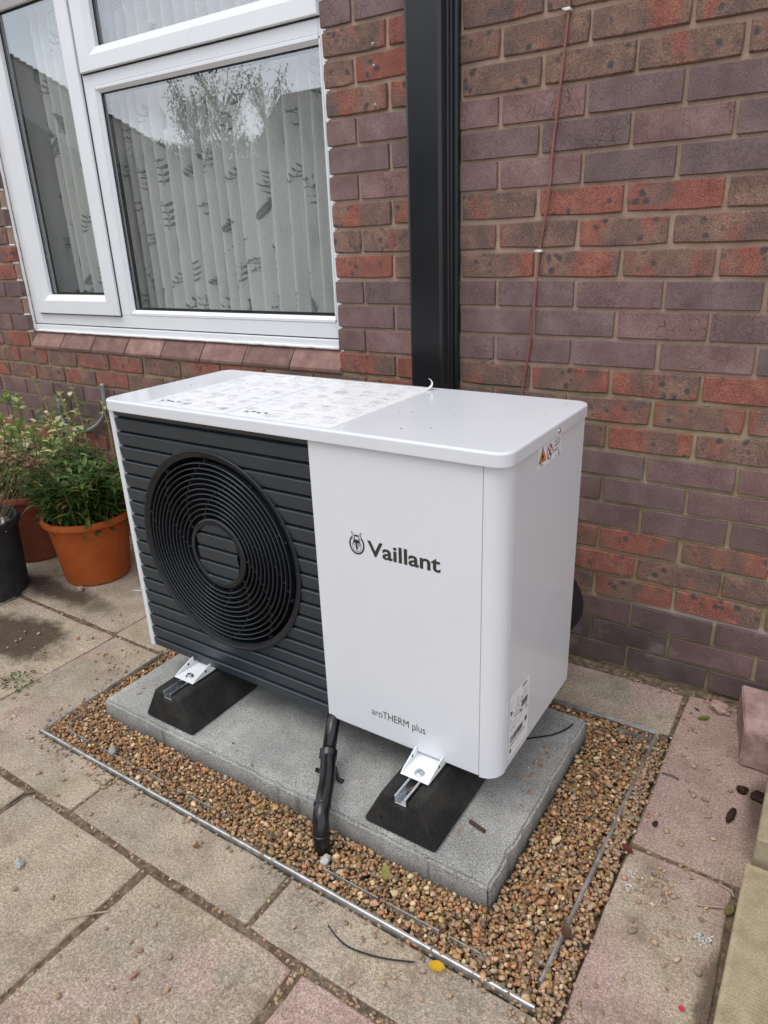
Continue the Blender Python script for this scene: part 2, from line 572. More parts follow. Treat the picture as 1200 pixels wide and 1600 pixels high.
def glass_mat():
    m = NT('coated_window_glass')
    out = m.n['Material Output']
    tr = m.n.new('ShaderNodeBsdfTransparent')
    tr.inputs['Color'].default_value = (0.95, 0.965, 0.962, 1)
    gl = m.n.new('ShaderNodeBsdfGlossy')
    gl.inputs['Roughness'].default_value = 0.006
    gl.inputs['Color'].default_value = (0.97, 0.99, 1, 1)
    fr = m.n.new('ShaderNodeFresnel')
    bf = m.n.new('ShaderNodeNewGeometry').outputs['Backfacing']
    m.put(fr.inputs['IOR'], m.math('MULTIPLY_ADD', bf, 1 / 2.1 - 2.1, 2.1))   # same mirror strength seen from either side
    f = m.math('MULTIPLY_ADD', fr.outputs[0], 1.3, 0.085, clamp=True)
    # faint wipe marks
    p = m.pos()
    rot = m.n.new('ShaderNodeVectorRotate')
    rot.rotation_type = 'Y_AXIS'
    rot.inputs['Angle'].default_value = R_(-38)
    m.put(rot.inputs['Vector'], p)
    q = m.sep(rot.outputs[0])
    st = m.noise(m.comb(m.math('MULTIPLY', q[0], 0.9), 0, m.math('MULTIPLY', q[2], 55.0)), 1.0, 3, 0.6)
    st = m.math('MULTIPLY', m.ramp(st, [(0.62, 0.0), (0.70, 1.0)]), m.ramp(m.noise(p, 3.0, 2), [(0.55, 0.0), (0.68, 1.0)]))
    df = m.n.new('ShaderNodeBsdfDiffuse')
    df.inputs['Color'].default_value = (0.7, 0.7, 0.7, 1)
    mx = m.n.new('ShaderNodeMixShader')
    m.put(mx.inputs[0], f)
    m.link(tr.outputs[0], mx.inputs[1])
    m.link(gl.outputs[0], mx.inputs[2])
    mx2 = m.n.new('ShaderNodeMixShader')
    m.put(mx2.inputs[0], m.math('MULTIPLY', st, 0.10))
    m.link(mx.outputs[0], mx2.inputs[1])
    m.link(df.outputs[0], mx2.inputs[2])
    m.link(mx2.outputs[0], out.inputs['Surface'])
    return m.m


def curtain_mat(name, col, tr_amount=0.4):
    m = NT(name)
    p = m.pos()
    w = m.noise(m.comb(m.math('MULTIPLY', m.sep(p)[0], 500.0), 0, m.math('MULTIPLY', m.sep(p)[2], 40.0)), 1.0, 3)
    c = m.mix(0.25, col, m.hsv(col, 0.5, 1.0, m.math('MULTIPLY_ADD', w, 1.2, 0.4)))
    m.set(color=c, rough=0.9, spec=0.1)
    tr = m.n.new('ShaderNodeBsdfTranslucent')
    m.put(tr.inputs['Color'], c)
    mx = m.n.new('ShaderNodeMixShader')
    mx.inputs[0].default_value = tr_amount
    m.link(m.b.outputs[0], mx.inputs[1])
    m.link(tr.outputs[0], mx.inputs[2])
    m.link(mx.outputs[0], m.n['Material Output'].inputs['Surface'])
    return m.m


def white_shell_mat():
    m = NT('white_powder_coat')
    p = m.coord()
    n = m.noise(p, 900, 3, 0.6)
    d = m.noise(p, 5, 4, 0.6)
    c = m.ramp(d, [(0.3, (0.70, 0.72, 0.75)), (0.7, (0.72, 0.74, 0.768))])
    m.set(color=c, rough=m.math('MULTIPLY_ADD', d, 0.06, 0.08), spec=0.5, normal=m.bump(n, 0.10, 0.0006))
    return m.m


def pot_mat(name, lo, hi, rough=0.45):
    m = NT(name)
    p = m.coord()
    n = m.noise(p, 14, 6, 0.65)
    z = m.sep(m.pos())[2]
    c = m.ramp(n, [(0.3, lo), (0.7, hi)])
    d = m.math('MULTIPLY', m.ramp(m.noise(p, 30, 6, 0.7), [(0.5, 0.0), (0.7, 1.0)]), m.ramp(z, [(0.0, 0.8), (0.12, 0.12)]))
    c = m.mix(m.math('MULTIPLY', d, 0.5), c, (0.13, 0.085, 0.055))
    m.set(color=c, rough=m.math('MULTIPLY_ADD', n, 0.25, rough), spec=0.22, normal=m.bump(m.noise(p, 160, 4), 0.25, 0.001))
    return m.m


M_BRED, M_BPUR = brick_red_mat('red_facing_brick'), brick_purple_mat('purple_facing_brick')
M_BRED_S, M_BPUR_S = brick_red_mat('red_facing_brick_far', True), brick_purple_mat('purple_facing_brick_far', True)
M_MORTAR, M_PAVE, M_CONC = mortar_mat(), paving_mat(), concrete_mat()
M_PEB = tint_mat('pebble', 0.68, 0.3, bump=0.0010, scale=420, var=0.6)
M_LEAF = tint_mat('leaf', 0.5, 0.35, trans=0.25, scale=60, var=0.35)
M_TINT = tint_mat('debris', 0.75, 0.2, scale=200)
M_UPVC = plain('white_upvc', (0.80, 0.82, 0.84), 0.32, var=0.02, scale=6)
M_GASKET = plain('black_gasket', (0.012, 0.012, 0.013), 0.6)
M_SEAL = plain('white_sealant', (0.78, 0.77, 0.75), 0.6, var=0.06, scale=50, bump=0.001)
M_GLASS = glass_mat()
M_CURT = curtain_mat('net_curtain', (0.91, 0.915, 0.885), 0.14)
M_PRINT = curtain_mat('curtain_print', (0.40, 0.43, 0.40), 0.2)
M_PLASTER = plain('inside_plaster', (0.80, 0.80, 0.79), 0.8, scale=4)
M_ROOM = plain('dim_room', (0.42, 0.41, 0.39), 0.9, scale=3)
M_SHELL = white_shell_mat()
M_DARK = plain('anthracite_plastic', (0.027, 0.037, 0.045), 0.36, var=0.12, scale=9, bump=0.0004)
M_RING = plain('black_grille_plastic', (0.007, 0.009, 0.013), 0.38, var=0.1)
M_RIB = plain('dark_grille_ring', (0.014, 0.018, 0.023), 0.34, var=0.1)
M_VOID = plain('fan_cavity_black', (0.004, 0.004, 0.005), 0.8)
M_INK = plain('dark_print', (0.035, 0.033, 0.03), 0.45)
M_INKL = plain('grey_print', (0.55, 0.55, 0.57), 0.5)
M_INKM = plain('mid_grey_print', (0.40, 0.40, 0.42), 0.5)
M_PAPER = plain('white_film_label', (0.88, 0.885, 0.90), 0.28, var=0.015)
M_ORANGE_INK = plain('orange_print', (0.80, 0.24, 0.02), 0.45)
M_RED_INK = plain('red_print', (0.40, 0.04, 0.04), 0.45)
M_TRUNK = plain('black_pvc', (0.011, 0.012, 0.014), 0.30, var=0.15, scale=3)
M_PIPE = plain('black_waste_pipe', (0.009, 0.009, 0.010), 0.22, var=0.2, scale=40, bump=0.0006)
M_FOAM = plain('black_pipe_lagging', (0.010, 0.010, 0.011), 0.6, scale=60, bump=0.002)
M_ZINC = plain('zinc_plated_steel', (0.62, 0.65, 0.68), 0.30, metal=1.0, var=0.15, scale=90)
M_GALV = plain('galvanised_steel', (0.44, 0.44, 0.43), 0.46, metal=0.75, var=0.3, scale=40, bump=0.0006)
M_WHITE_STEEL = plain('white_painted_steel', (0.78, 0.79, 0.80), 0.35, var=0.04)
M_CABLE = plain('red_brown_cable', (0.235, 0.095, 0.072), 0.5, var=0.15)
M_CLIP = plain('white_clip_plastic', (0.72, 0.71, 0.68), 0.5)
M_CONDUIT = plain('grey_conduit', (0.30, 0.31, 0.32), 0.4, metal=0.3, var=0.15)


def rubber_mat():
    m = NT('recycled_rubber')
    p = m.coord()
    n = m.noise(p, 420, 3, 0.75)
    b = m.noise(p, 8, 5)
    c = m.ramp(n, [(0.4, (0.007, 0.007, 0.007)), (0.58, (0.020, 0.020, 0.020)), (0.70, (0.080, 0.077, 0.072))])
    c = m.mix(m.ramp(b, [(0.45, 0.04), (0.72, 0.34)]), c, (0.11, 0.10, 0.085))
    m.set(color=c, rough=0.85, spec=0.25, normal=m.bump(n, 0.8, 0.0015))
    return m.m


def soil_mat():
    m = NT('damp_soil')
    p = m.pos()
    n = m.noise(p, 60, 6, 0.7)
    c = m.ramp(n, [(0.3, (0.060, 0.040, 0.027)), (0.5, (0.15, 0.108, 0.074)), (0.7, (0.30, 0.235, 0.17))])
    m.set(color=c, rough=0.95, spec=0.15, normal=m.bump(n, 1.0, 0.006))
    return m.m


def stone_mat(name, cols, scale=18, bump=0.004, rough=0.9):
    m = NT(name)
    p = m.coord()
    n, f = m.noise(p, scale, 6, 0.65), m.noise(p, 260, 3, 0.7)
    c = m.ramp(n, [(0.28, cols[0]), (0.5, cols[1]), (0.75, cols[2])])
    c = m.mix(0.55, c, m.hsv(c, 0.5, 1.0, m.math('MULTIPLY_ADD', f, 1.5, 0.25)))
    c = m.hsv(c, 0.5, 1.0, m.math('MULTIPLY_ADD', m.info('Random'), 0.4, 0.8))
    m.set(color=c, rough=rough, spec=0.2, normal=m.bump(m.math('ADD', n, m.math('MULTIPLY', f, 0.3)), 0.7, bump))
    return m.m


M_RUBBER, M_SOIL = rubber_mat(), soil_mat()
M_BLOCK = stone_mat('pink_block', [(0.14, 0.090, 0.080), (0.30, 0.195, 0.172), (0.48, 0.36, 0.32)], 14)
M_RUBBLE = stone_mat('pale_pink_rubble', [(0.22, 0.13, 0.11), (0.36, 0.235, 0.20), (0.46, 0.36, 0.31)], 40)
M_YEL = stone_mat('yellow_grey_paver', [(0.28, 0.225, 0.140), (0.36, 0.30, 0.195), (0.43, 0.37, 0.255)], 22, 0.0012)
M_POT_O = pot_mat('orange_plastic_pot', (0.31, 0.066, 0.013), (0.39, 0.092, 0.020))
M_POT_R = pot_mat('dull_red_pot', (0.20, 0.055, 0.030), (0.30, 0.085, 0.048), 0.6)
M_POT_K = pot_mat('black_bucket_plastic', (0.016, 0.017, 0.020), (0.032, 0.034, 0.040), 0.6)
M_SILL = stone_mat('mauve_sill_brick', [(0.150, 0.088, 0.078), (0.225, 0.132, 0.115), (0.31, 0.20, 0.172)], 20, 0.003)
M_HOUSE = plain('dark_render', (0.075, 0.060, 0.052), 0.9, var=0.3, scale=3)
M_TILE = plain('dark_roof_tile', (0.060, 0.052, 0.048), 0.85, var=0.3, scale=5)
M_BARK = plain('bark', (0.11, 0.085, 0.06), 0.9, var=0.3, scale=60)

# ================================================================== GROUND AND PAVING
g = MB()
ZG = -0.0045
hx0, hx1, hy0, hy1 = -0.862, 0.640, -1.102, -0.246
gv = [(-60, -60), (60, -60), (60, 60), (-60, 60), (hx0, hy0), (hx1, hy0), (hx1, hy1), (hx0, hy1)]
g.add([(x, y, ZG) for x, y in gv], [(0, 1, 5, 4), (1, 2, 6, 5), (2, 3, 7, 6), (3, 0, 4, 7)])
ground = tag(g.build('ground', M_SOIL, fix=False), 'brown soil showing in the joints between the slabs', kind='structure')
paving = tag(bpy.data.objects.new('paving', None), 'riven concrete paving of tan, grey and pink slabs', kind='structure')
COL.objects.link(paving)


def slab_poly(poly, z=0.0, pink=0.3, rnd=0.004, tilt=(0, 0)):
    """A slab with an uneven edge, a rounded arris and 40 mm of depth."""
    pts = []
    n = len(poly)
    for i in range(n):
        a, b = Vector(poly[i]), Vector(poly[(i + 1) % n])
        L = (b - a).length
        k = max(2, int(L / 0.055))
        for j in range(k):
            t = j / k
            q = a.lerp(b, t)
            if j == 0:  # knock the corner off
                prev = Vector(poly[i - 1])
                c = a + (b - a).normalized() * 0.0025 + (prev - a).normalized() * 0.0025
                q = c
            w = mnoise.noise((q.x * 9 + 3.1, q.y * 9, 1.7)) * rnd + mnoise.noise((q.x * 40, q.y * 40, 5)) * rnd * 0.5
            nx = Vector(((b - a).y, -(b - a).x)).normalized()
            pts.append(q + nx * w)
    ctr = sum(pts, Vector((0, 0))) / len(pts)
    bm = bmesh.new()

    def ring(inset, zz):
        out = []
        m_ = len(pts)
        for i, q in enumerate(pts):
            tn = (pts[(i + 1) % m_] - pts[i - 1]).normalized()
            nv = Vector((-tn.y, tn.x))
            w = q + nv * inset
            out.append(bm.verts.new((w.x, w.y, zz + tilt[0] * (w.x - ctr.x) + tilt[1] * (w.y - ctr.y))))
        return out
    rs = [ring(0, -0.035), ring(0, z - 0.0042), ring(0.0012, z - 0.0012), ring(0.0042, z)]
    for a, b in zip(rs, rs[1:]):
        for i in range(len(a)):
            j = (i + 1) % len(a)
            bm.faces.new((a[i], a[j], b[j], b[i])).smooth = True
    for tri in tessellate_polygon([[v.co for v in rs[-1]]]):
        try:
            fc = bm.faces.new([rs[-1][q] for q in tri])
        except ValueError:
            continue
        fc.normal_update()
        if fc.normal.z < 0:
            fc.normal_flip()
    me = bpy.data.meshes.new('paving_slab')
    bm.to_mesh(me)
    bm.free()
    me.materials.append(M_PAVE)
    o = link('paving_slab', me, paving)
    o.color = (pink, 0, 0, 1)
    return o


def rect(x0, x1, y0, y1, **k):
    return slab_poly([(x0, y0), (x1, y0), (x1, y1), (x0, y1)], **k)


G_ = 0.0035
BX0, BX1, BY0, BY1 = -0.858, 0.606, -1.098, -0.250   # the gravel bed
# row by the wall
xs = [-3.47, -2.885, -2.30, -1.707, -1.117]
for a, b in zip(xs, xs[1:]):
    rect(a + G_, b - G_, -0.650 + G_, -0.055, pink=random.uniform(0.1, 0.35), z=random.uniform(-0.003, 0.002))
slab_poly([(-1.117 + G_, -0.655 + G_), (BX0 - 0.004, -0.655 + G_), (BX0 - 0.004, BY1 + 0.004), (-0.535 - G_, BY1 + 0.004), (-0.535 - G_, -0.055), (-1.117 + G_, -0.055)], pink=0.2)
rect(-0.535 + G_, 0.055 - G_, BY1 + 0.006, -0.055, pink=0.3)
rect(0.055 + G_, 0.638 - 0.006, BY1 + 0.006, -0.045, pink=0.42, z=-0.001)
rect(0.638 + G_, 0.905, -0.650 + G_, -0.035, pink=0.68, tilt=(0.003, 0.0))
# middle row
xs = [-3.44, -2.85, -2.27, -1.69, -1.100]
for a, b in zip(xs, xs[1:]):
    rect(a + G_, b - G_, -1.243 + G_, -0.660 - G_, pink=random.uniform(0.05, 0.3), z=random.uniform(-0.002, 0.002))
slab_poly([(-1.100 + G_, -1.243 + G_), (-0.516 - G_, -1.236 + G_), (-0.516 - G_, BY0 - 0.004), (BX0 - 0.004, BY0 - 0.004), (BX0 - 0.004, -0.660 - G_), (-1.100 + G_, -0.660 - G_)], pink=0.25)
rect(-0.516 + G_, 0.058 - G_, -1.238 + G_, BY0 - 0.004, pink=0.10)
rect(0.058 + G_, 0.630 - G_, -1.238 + G_, BY0 - 0.004, pink=0.02, z=-0.002)
slab_poly([(0.637 + 0.002, -1.238 + G_), (0.850, -1.238 + G_), (0.850, -1.05), (0.845, -0.70), (0.85, -0.655 - G_), (0.642, -0.655 - G_)], pink=0.58, rnd=0.006)
# front row
for a, b, pk in [(-2.40, -1.82, .2), (-1.82, -1.24, .2), (-1.24, -0.662, .15), (-0.662, -0.222, .10), (-0.222, 0.202, 0.40), (0.202, 0.640, 0.95), (0.640, 1.22, .3)]:
    rect(a + 0.008, b - 0.008, -1.83, -1.248 - G_, pink=pk, z=random.uniform(-0.002, 0.002), rnd=0.006)
for row in range(3):
    y1 = -1.84 - row * 0.585
    for k in range(8):
        x0 = -3.0 + k * 0.585 + (0.29 if row % 2 else 0)
        rect(x0 + 0.008, x0 + 0.577, y1 - 0.575, y1, pink=random.uniform(0.05, 0.5))

# ================================================================== BRICK WALL
wall = thing('brick_house_wall', 'house wall of alternating red and purple brick bands around a white window', 'house wall', (0, 0, 0))
wall['kind'] = 'thing'
OX0, OX1, OZ0, OZ1 = -2.355, -0.555, 0.825, 2.20     # window opening
mo = MB()
WY0, WY1 = 0.0078, 0.27
mo.box(-6, OX0, WY0, WY1, -0.03, 5.2)
mo.box(OX1, 6, WY0, WY1, -0.03, 5.2)
mo.box(OX0, OX1, WY0, WY1, -0.03, OZ0)
mo.box(OX0, OX1, WY0, WY1, OZ1, 5.2)
mo.build('mortar', M_MORTAR, wall)


def brick_outline(w, h, rough, seed):
    rr = random.Random(seed)
    hw, hh = w / 2, h / 2
    k = 0.0019 if rough else 0.0008
    pts = [(-hw, -hh), (-hw * .34, -hh), (hw * .36, -hh), (hw, -hh), (hw, 0), (hw, hh), (hw * .3, hh), (-hw * .38, hh), (-hw, hh), (-hw, 0)]
    out = []
    for i, (x, z) in enumerate(pts):
        if i in (0, 3, 5, 8):
            s = 0.0017 if rough else 0.0005
            x -= math.copysign(s * rr.uniform(.4, 1.6), x)
            z -= math.copysign(s * rr.uniform(.4, 1.6), z)
        out.append((x + rr.uniform(-k, k) * .6, z + rr.uniform(-k, k) * .6))
    return out


def brick_mesh(w, h, rough, seed, mat):
    o = brick_outline(w, h, rough, seed)
    rr = random.Random(seed + 99)
    b = MB()
    n = len(o)
    ins = 0.0026 if rough else 0.0013
    dp = 0.0030 if rough else 0.0016
    fr = []
    for x, z in o:
        fr.append((x * (1 - 2 * ins / w), (rr.uniform(-.0006, .0006) if rough else 0.0), z * (1 - 2 * ins / h)))
    mi = [(x, dp, z) for x, z in o]
    bk = [(x, 0.05, z) for x, z in o]
    b.add(fr + mi + bk, [tuple(range(n))] + [(i, n + i, n + (i + 1) % n, (i + 1) % n) for i in range(n)] +
          [(n + i, 2 * n + i, 2 * n + (i + 1) % n, n + (i + 1) % n) for i in range(n)])
    me = b.mesh('brick', mat)
    bm = bmesh.new()
    bm.from_mesh(me)
    bmesh.ops.recalc_face_normals(bm, faces=bm.faces)
    top = max(bm.faces, key=lambda f: f.calc_area() if abs(f.normal.y) > .9 else 0)
    if top.normal.y > 0:
        bmesh.ops.reverse_faces(bm, faces=bm.faces)
    bm.to_mesh(me)
    bm.free()
    return me


BRICKS = {}


def get_brick(w, red, var):
    key = (round(w, 3), red, var)
    if key not in BRICKS:
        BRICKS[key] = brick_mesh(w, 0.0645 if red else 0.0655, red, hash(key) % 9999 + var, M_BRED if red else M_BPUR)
    return BRICKS[key]


TONE = {(9, 0): .5, (9, 1): .5, (9, 2): .8, (9, 3): .7, (10, 1): .55, (10, 2): .4, (10, 3): .3, (11, -1): .45, (11, 0): .5, (11, 1): .42, (11, 2): .3,
        (15, -1): .5, (15, 0): .6, (15, 1): .5, (15, 2): .45, (16, -1): .8, (16, 0): .6, (16, 1): .6, (16, 2): .78, (17, -1): .82, (17, 0): .22, (17, 1): .0,
        (17, 2): .75, (21, -1): .8, (21, 0): .75, (21, 1): .7, (21, 2): .6, (22, -1): .6, (22, 0): .65, (22, 1): .6, (22, 2): .6, (23, -1): .6, (23, 0): .5, (23, 1): .6,
        (3, 0): .6, (3, 1): .45, (3, 2): .7, (4, 1): .35, (4, 2): .8, (4, 3): .75, (5, 0): .6, (5, 1): .3, (5, 2): .55,
        (11, -3): .3, (11, -2): .15, (15, -3): .02, (15, -2): .4, (16, -3): .7, (16, -2): .85, (17, -3): .65, (17, -2): .5, (21, -3): .65, (21, -2): .4,
        (22, -3): .9, (22, -2): .2, (23, -3): .6, (23, -2): .35}
cells = []
UNIT = [(163, 620), (357, 577), (917, 628), (888, 1062), (770, 1218), (512, 1115), (238, 1008)]


def in_poly(x, y, P):
    c = False
    j = len(P) - 1
    for i in range(len(P)):
        if (P[i][1] > y) != (P[j][1] > y) and x < (P[j][0] - P[i][0]) * (y - P[i][1]) / (P[j][1] - P[i][1]) + P[i][0]:
            c = not c
        j = i
    return c


for c in range(0, 40):
    offx = 0 if c % 2 == 0 else 0.1125
    for k in range(-26, 26):
        a, b = offx + .225 * k, offx + .225 * (k + 1)
        z0, z1 = c * .075, c * .075 + .075
        segs = [(a, b)]
        if z0 + .01 > OZ0 - .005 and z1 - .01 < OZ1 + .02:
            segs = []
            if a < OX0 - .02:
                segs.append((a, min(b, OX0 + .010)))
            if b > OX1 + .02:
                segs.append((max(a, OX1 - .010), b))
        for (s0, s1) in segs:
            if s1 - s0 < 0.04:
                continue
            cells.append((c, k, s0, s1, z0))
ranked = []
for cell in cells:
    c, k, a, b, z0 = cell
    P = [project((x, 0, z)) for x in (a + .012, (a + b) / 2, b - .012) for z in (z0 + .01, z0 + .04, z0 + .065)]
    vis = [q for q in P if q[2] > 0.1 and 0 < q[0] < 1200 and 0 < q[1] < 1600 and not in_poly(q[0], q[1], UNIT) and not (640 < q[0] < 705 and q[1] < 640)]
    ctr = project(((a + b) / 2, 0, z0 + .04))
    area = (b - a) / max(ctr[2], .1) ** 2 if ctr[2] > 0.1 else 0
    ranked.append((len(vis) > 0, area, cell))
ranked.sort(key=lambda t: (t[0], t[1]), reverse=True)
n_single = min(290, sum(1 for r in ranked if r[0]) + 30)
stuff_r, stuff_p = MB(), MB()
for i, (vis, area, (c, k, a, b, z0)) in enumerate(ranked):
    red = (c // 3) % 2 == 1
    w = b - a - 0.010 + (random.uniform(-.0025, .0025) if red else random.uniform(-.001, .001))
    full = abs(b - a - .225) < .002
    me = get_brick(0.215 if full else round(b - a - .010, 3), red, (random.randrange(6) if full else random.randrange(2)))
    x, z = (a + b) / 2 + random.uniform(-.0012, .0012), z0 + .0375 + 0.002 + random.uniform(-.001, .001)
    y = random.uniform(-.0016, .0012) if red else random.uniform(-.0008, .0006)
    ry = random.uniform(-.0045, .0045) if red else random.uniform(-.002, .002)
    flip = random.random() < .5
    if i < n_single:
        o = link('brick', me, wall)
        o.location = (x, y, z)
        o.rotation_euler = (random.uniform(-.01, .01) if red else 0, ry, random.uniform(-.008, .008) if red else 0)
        if full:
            o.scale = (w / .215, 1, 1)
        t = TONE.get((c, k))
        if t is None:
            t = random.choice([.2, .3, .4, .5, .65, .8]) if (a < OX1 and c < 12) else random.uniform(.2, .9)
        o.color = (t, 0, 0, 1)
    else:
        mb = stuff_r if red else stuff_p
        mb.add([(v.co.x + x, v.co.y + y, v.co.z + z) for v in me.vertices], [tuple(p.vertices) for p in me.polygons])
tag(stuff_r.build('red_bricks_beyond', M_BRED_S, wall, fix=False), kind='stuff')
tag(stuff_p.build('purple_bricks_beyond', M_BPUR_S, wall, fix=False), kind='stuff')

# sloping brick sill
for k in range(8):
    b = MB()
    x0 = OX1 - .225 * (k + 1) + .004
    x1 = OX1 - .225 * k - .004
    j = [random.uniform(-.0012, .0012) for _ in range(4)]
    prof = [(-.004 + j[0], .8285), (-.005 + j[1], .8400 + j[2]), (.044, .9035 + j[3]), (.090, .9035 + j[3]), (.090, .8285)]
    b.prism(prof, x0, x1, 0)
    o = b.build('sill_brick', M_SILL, wall, bevel=.0022, segs=2)
sf = MB()
sf.prism([(.004, .826), (.002, .838), (.047, .900), (.09, .9), (.09, .826)], OX0, OX1, 0)
sf.build('sill_mortar', M_MORTAR, wall)

# ---------------------------------------------------------------- window (a part of the house wall)
win = bpy.data.objects.new('window', None)
COL.objects.link(win)
win.parent = wall
win['label'] = 'white plastic window with a side casement and a vent above the fixed pane'


def rail_frame(name, x0, x1, z0, z1, wl_, wr, wb_, wt, yf, yb, chin=0.016, cdepth=0.014, mat=None, slope=None):
    """rectangular uPVC frame: outer face at yf, inner edge sloping back by cdepth over chin."""
    b = MB()
    O = [(x0, z0), (x1, z0), (x1, z1), (x0, z1)]
    I1 = [(x0 + wl_ - chin, z0 + wb_ - chin), (x1 - wr + chin, z0 + wb_ - chin), (x1 - wr + chin, z1 - wt + chin), (x0 + wl_ - chin, z1 - wt + chin)]
    I2 = [(x0 + wl_, z0 + wb_), (x1 - wr, z0 + wb_), (x1 - wr, z1 - wt), (x0 + wl_, z1 - wt)]
    e = 0.003
    OO = [(x0 + e, z0 + e), (x1 - e, z0 + e), (x1 - e, z1 - e), (x0 + e, z1 - e)]
    vs = [(x, yb, z) for x, z in O] + [(x, yf + e, z) for x, z in O] + [(x, yf, z) for x, z in OO] + [(x, yf, z) for x, z in I1] + \
         [(x, yf + cdepth, z) for x, z in I2] + [(x, yb, z) for x, z in I2]
    fs = []
    for k in range(5):
        for i in range(4):
            j = (i + 1) % 4
            fs.append((k * 4 + i, k * 4 + j, (k + 1) * 4 + j, (k + 1) * 4 + i))
    for i in range(4):
        j = (i + 1) % 4
        fs.append((20 + i, 20 + j, j, i))
    b.add(vs, fs)
    return b.build(name, mat or M_UPVC, win)


YF = 0.044
# outer frame: jambs, head, sill rail, mullion, transom
f = MB()
f.box(OX0 + .002, OX0 + .072, YF, .11, .936, 2.200)
f.box(-.600, OX1 + .02, YF, .11, .936, 2.200)
f.box(OX0 + .072, -.600, YF, .11, 2.150, 2.200)
f.box(OX0 + .072, -.600, YF, .11, .936, .985)
f.box(-1.722, -1.652, YF, .11, .985, 2.150)
f.box(-1.652, -.600, YF, .11, 1.808, 1.858)
f.build('frame', M_UPVC, win, bevel=.002, segs=1)
cs = MB()
cs.box(OX0 + .002, OX1 + .02, YF - .006, .10, .9045, .932)
cs.build('sub_sill', M_UPVC, win, bevel=.004, segs=2)
gk = MB()
gk.box(OX0 + .004, OX1 + .01, YF + .004, .10, .9315, .9365)
gk.build('sill_joint', M_GASKET, win)
# glazing bead of the fixed pane (right, below)
rail_frame('glazing_bead', -1.652, -.597, .985, 1.808, .012, .008, .022, .022, YF - .002, .09, .011, .014)
# opening casement (left) and the vent (right, above)
rail_frame('casement', OX0 + .066, -1.716, .984, 2.190, .088, .092, .080, .062, YF - .016, .09, .024, .016)
rail_frame('vent', -1.702, -.590, 1.852, 2.190, .092, .030, .075, .066, YF - .016, .09, .026, .016)
gk = MB()
gk.box(OX0 + .06, -1.712, YF - .003, YF + .001, .9795, .9845)
gk.box(-1.7165, -1.712, YF - .003, YF + .001, .98, 2.19)
gk.box(-1.706, -.592, YF - .003, YF + .001, 1.8475, 1.8525)
gk.box(-1.7065, -1.702, YF - .003, YF + .001, 1.85, 2.19)
gk.build('weather_seal', M_GASKET, win)


def pane(x0, x1, z0, z1):
    b = MB()
    b.add([(x0, .0635, z0), (x1, .0635, z0), (x1, .0635, z1), (x0, .0635, z1)], [(0, 1, 2, 3)])
    b.build('pane', M_GLASS, win, fix=False)
    s = MB()   # black gasket just inside the glass and spacer bar behind it
    t = .006
    for (a, b_, c, d) in ((x0, x0 + t, z0, z1), (x1 - t, x1, z0, z1), (x0 + t, x1 - t, z0, z0 + t), (x0 + t, x1 - t, z1 - t, z1)):
        s.box(a, b_, .0595, .0625, c, d)
    t = .014
    for (a, b_, c, d) in ((x0, x0 + t, z0, z1), (x1 - t, x1, z0, z1), (x0 + t, x1 - t, z0, z0 + .010), (x0 + t, x1 - t, z1 - .010, z1)):
        s.box(a, b_, .068, .086, c, d)
    s.build('glass_gasket', M_GASKET, win)


pane(OX0 + .152, -1.806, 1.062, 2.130)
pane(-1.642, -.603, 1.005, 1.788)
pane(-1.612, -.618, 1.925, 2.126)
# hand-run white sealant round the frame
sl_ = MB()
zz = .905
pts_r, pts_l = [], []
while zz < 2.2:
    pts_r.append((OX1 - .001 + mnoise.noise((zz * 40, 1, 0)) * .004, .034, zz))
    pts_l.append((OX0 + .003 + mnoise.noise((zz * 40, 7, 0)) * .003, .034, zz))
    zz += .012
sl_.tube(pts_r, .009, 6)
sl_.tube(pts_l, .007, 6)
for c in range(12, 30):
    for xx, sg in ((OX1, 1), (OX0, -1)):
        z = c * .075 + .002
        sl_.tube([(xx - .006 * sg, .020, z), (xx + .006 * sg, .0065, z + .001), (xx + random.uniform(.008, .013) * sg, .0035, z)], [.0045, .0042, .0028], 6)
sl_.tube([(x, .034, .9045 + mnoise.noise((x * 25, 0, 3)) * .002) for x in np.arange(OX0, OX1, .03)], .0055, 6)
sl_.build('sealant', M_SEAL, win, smooth=True)

# inside the room
rm = MB()
rm.add([(-2.345, .11, .94), (-2.262, .265, .94), (-2.262, .265, 2.25), (-2.345, .11, 2.25)], [(0, 1, 2, 3)])
rm.add([(-.555, .11, .94), (-.555, .30, .94), (-.555, .30, 2.25), (-.555, .11, 2.25)], [(3, 2, 1, 0)])
rm.box(-2.338, -.557, .112, .36, .925, .945)
rm.build('inner_reveal', M_PLASTER, win, fix=False)
rb = MB()
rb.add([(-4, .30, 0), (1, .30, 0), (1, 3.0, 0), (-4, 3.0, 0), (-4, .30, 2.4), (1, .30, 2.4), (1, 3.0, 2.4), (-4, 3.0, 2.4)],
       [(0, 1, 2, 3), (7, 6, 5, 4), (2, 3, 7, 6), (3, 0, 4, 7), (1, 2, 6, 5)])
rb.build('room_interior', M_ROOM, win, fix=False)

curtain = thing('net_curtain', 'pale gathered net curtain printed with grey ferns and flowers behind the window glass', 'curtain', (-1.3, .36, .95))


def cur_y(x):
    ph = 2 * math.pi * (x * 16.0 + 0.55 * mnoise.noise((x * 3.1, 0, 9)) * 2.2)
    a = .026 + .012 * mnoise.noise((x * 5, 4, 0))
    sn = math.sin(ph)
    return .205 + a * (math.copysign(abs(sn) ** .62, sn)) + .007 * math.sin(2 * ph + 1.3 + 2 * mnoise.noise((x * 4, 8, 0))) + .01 * mnoise.noise((x * 2, 3, 3))


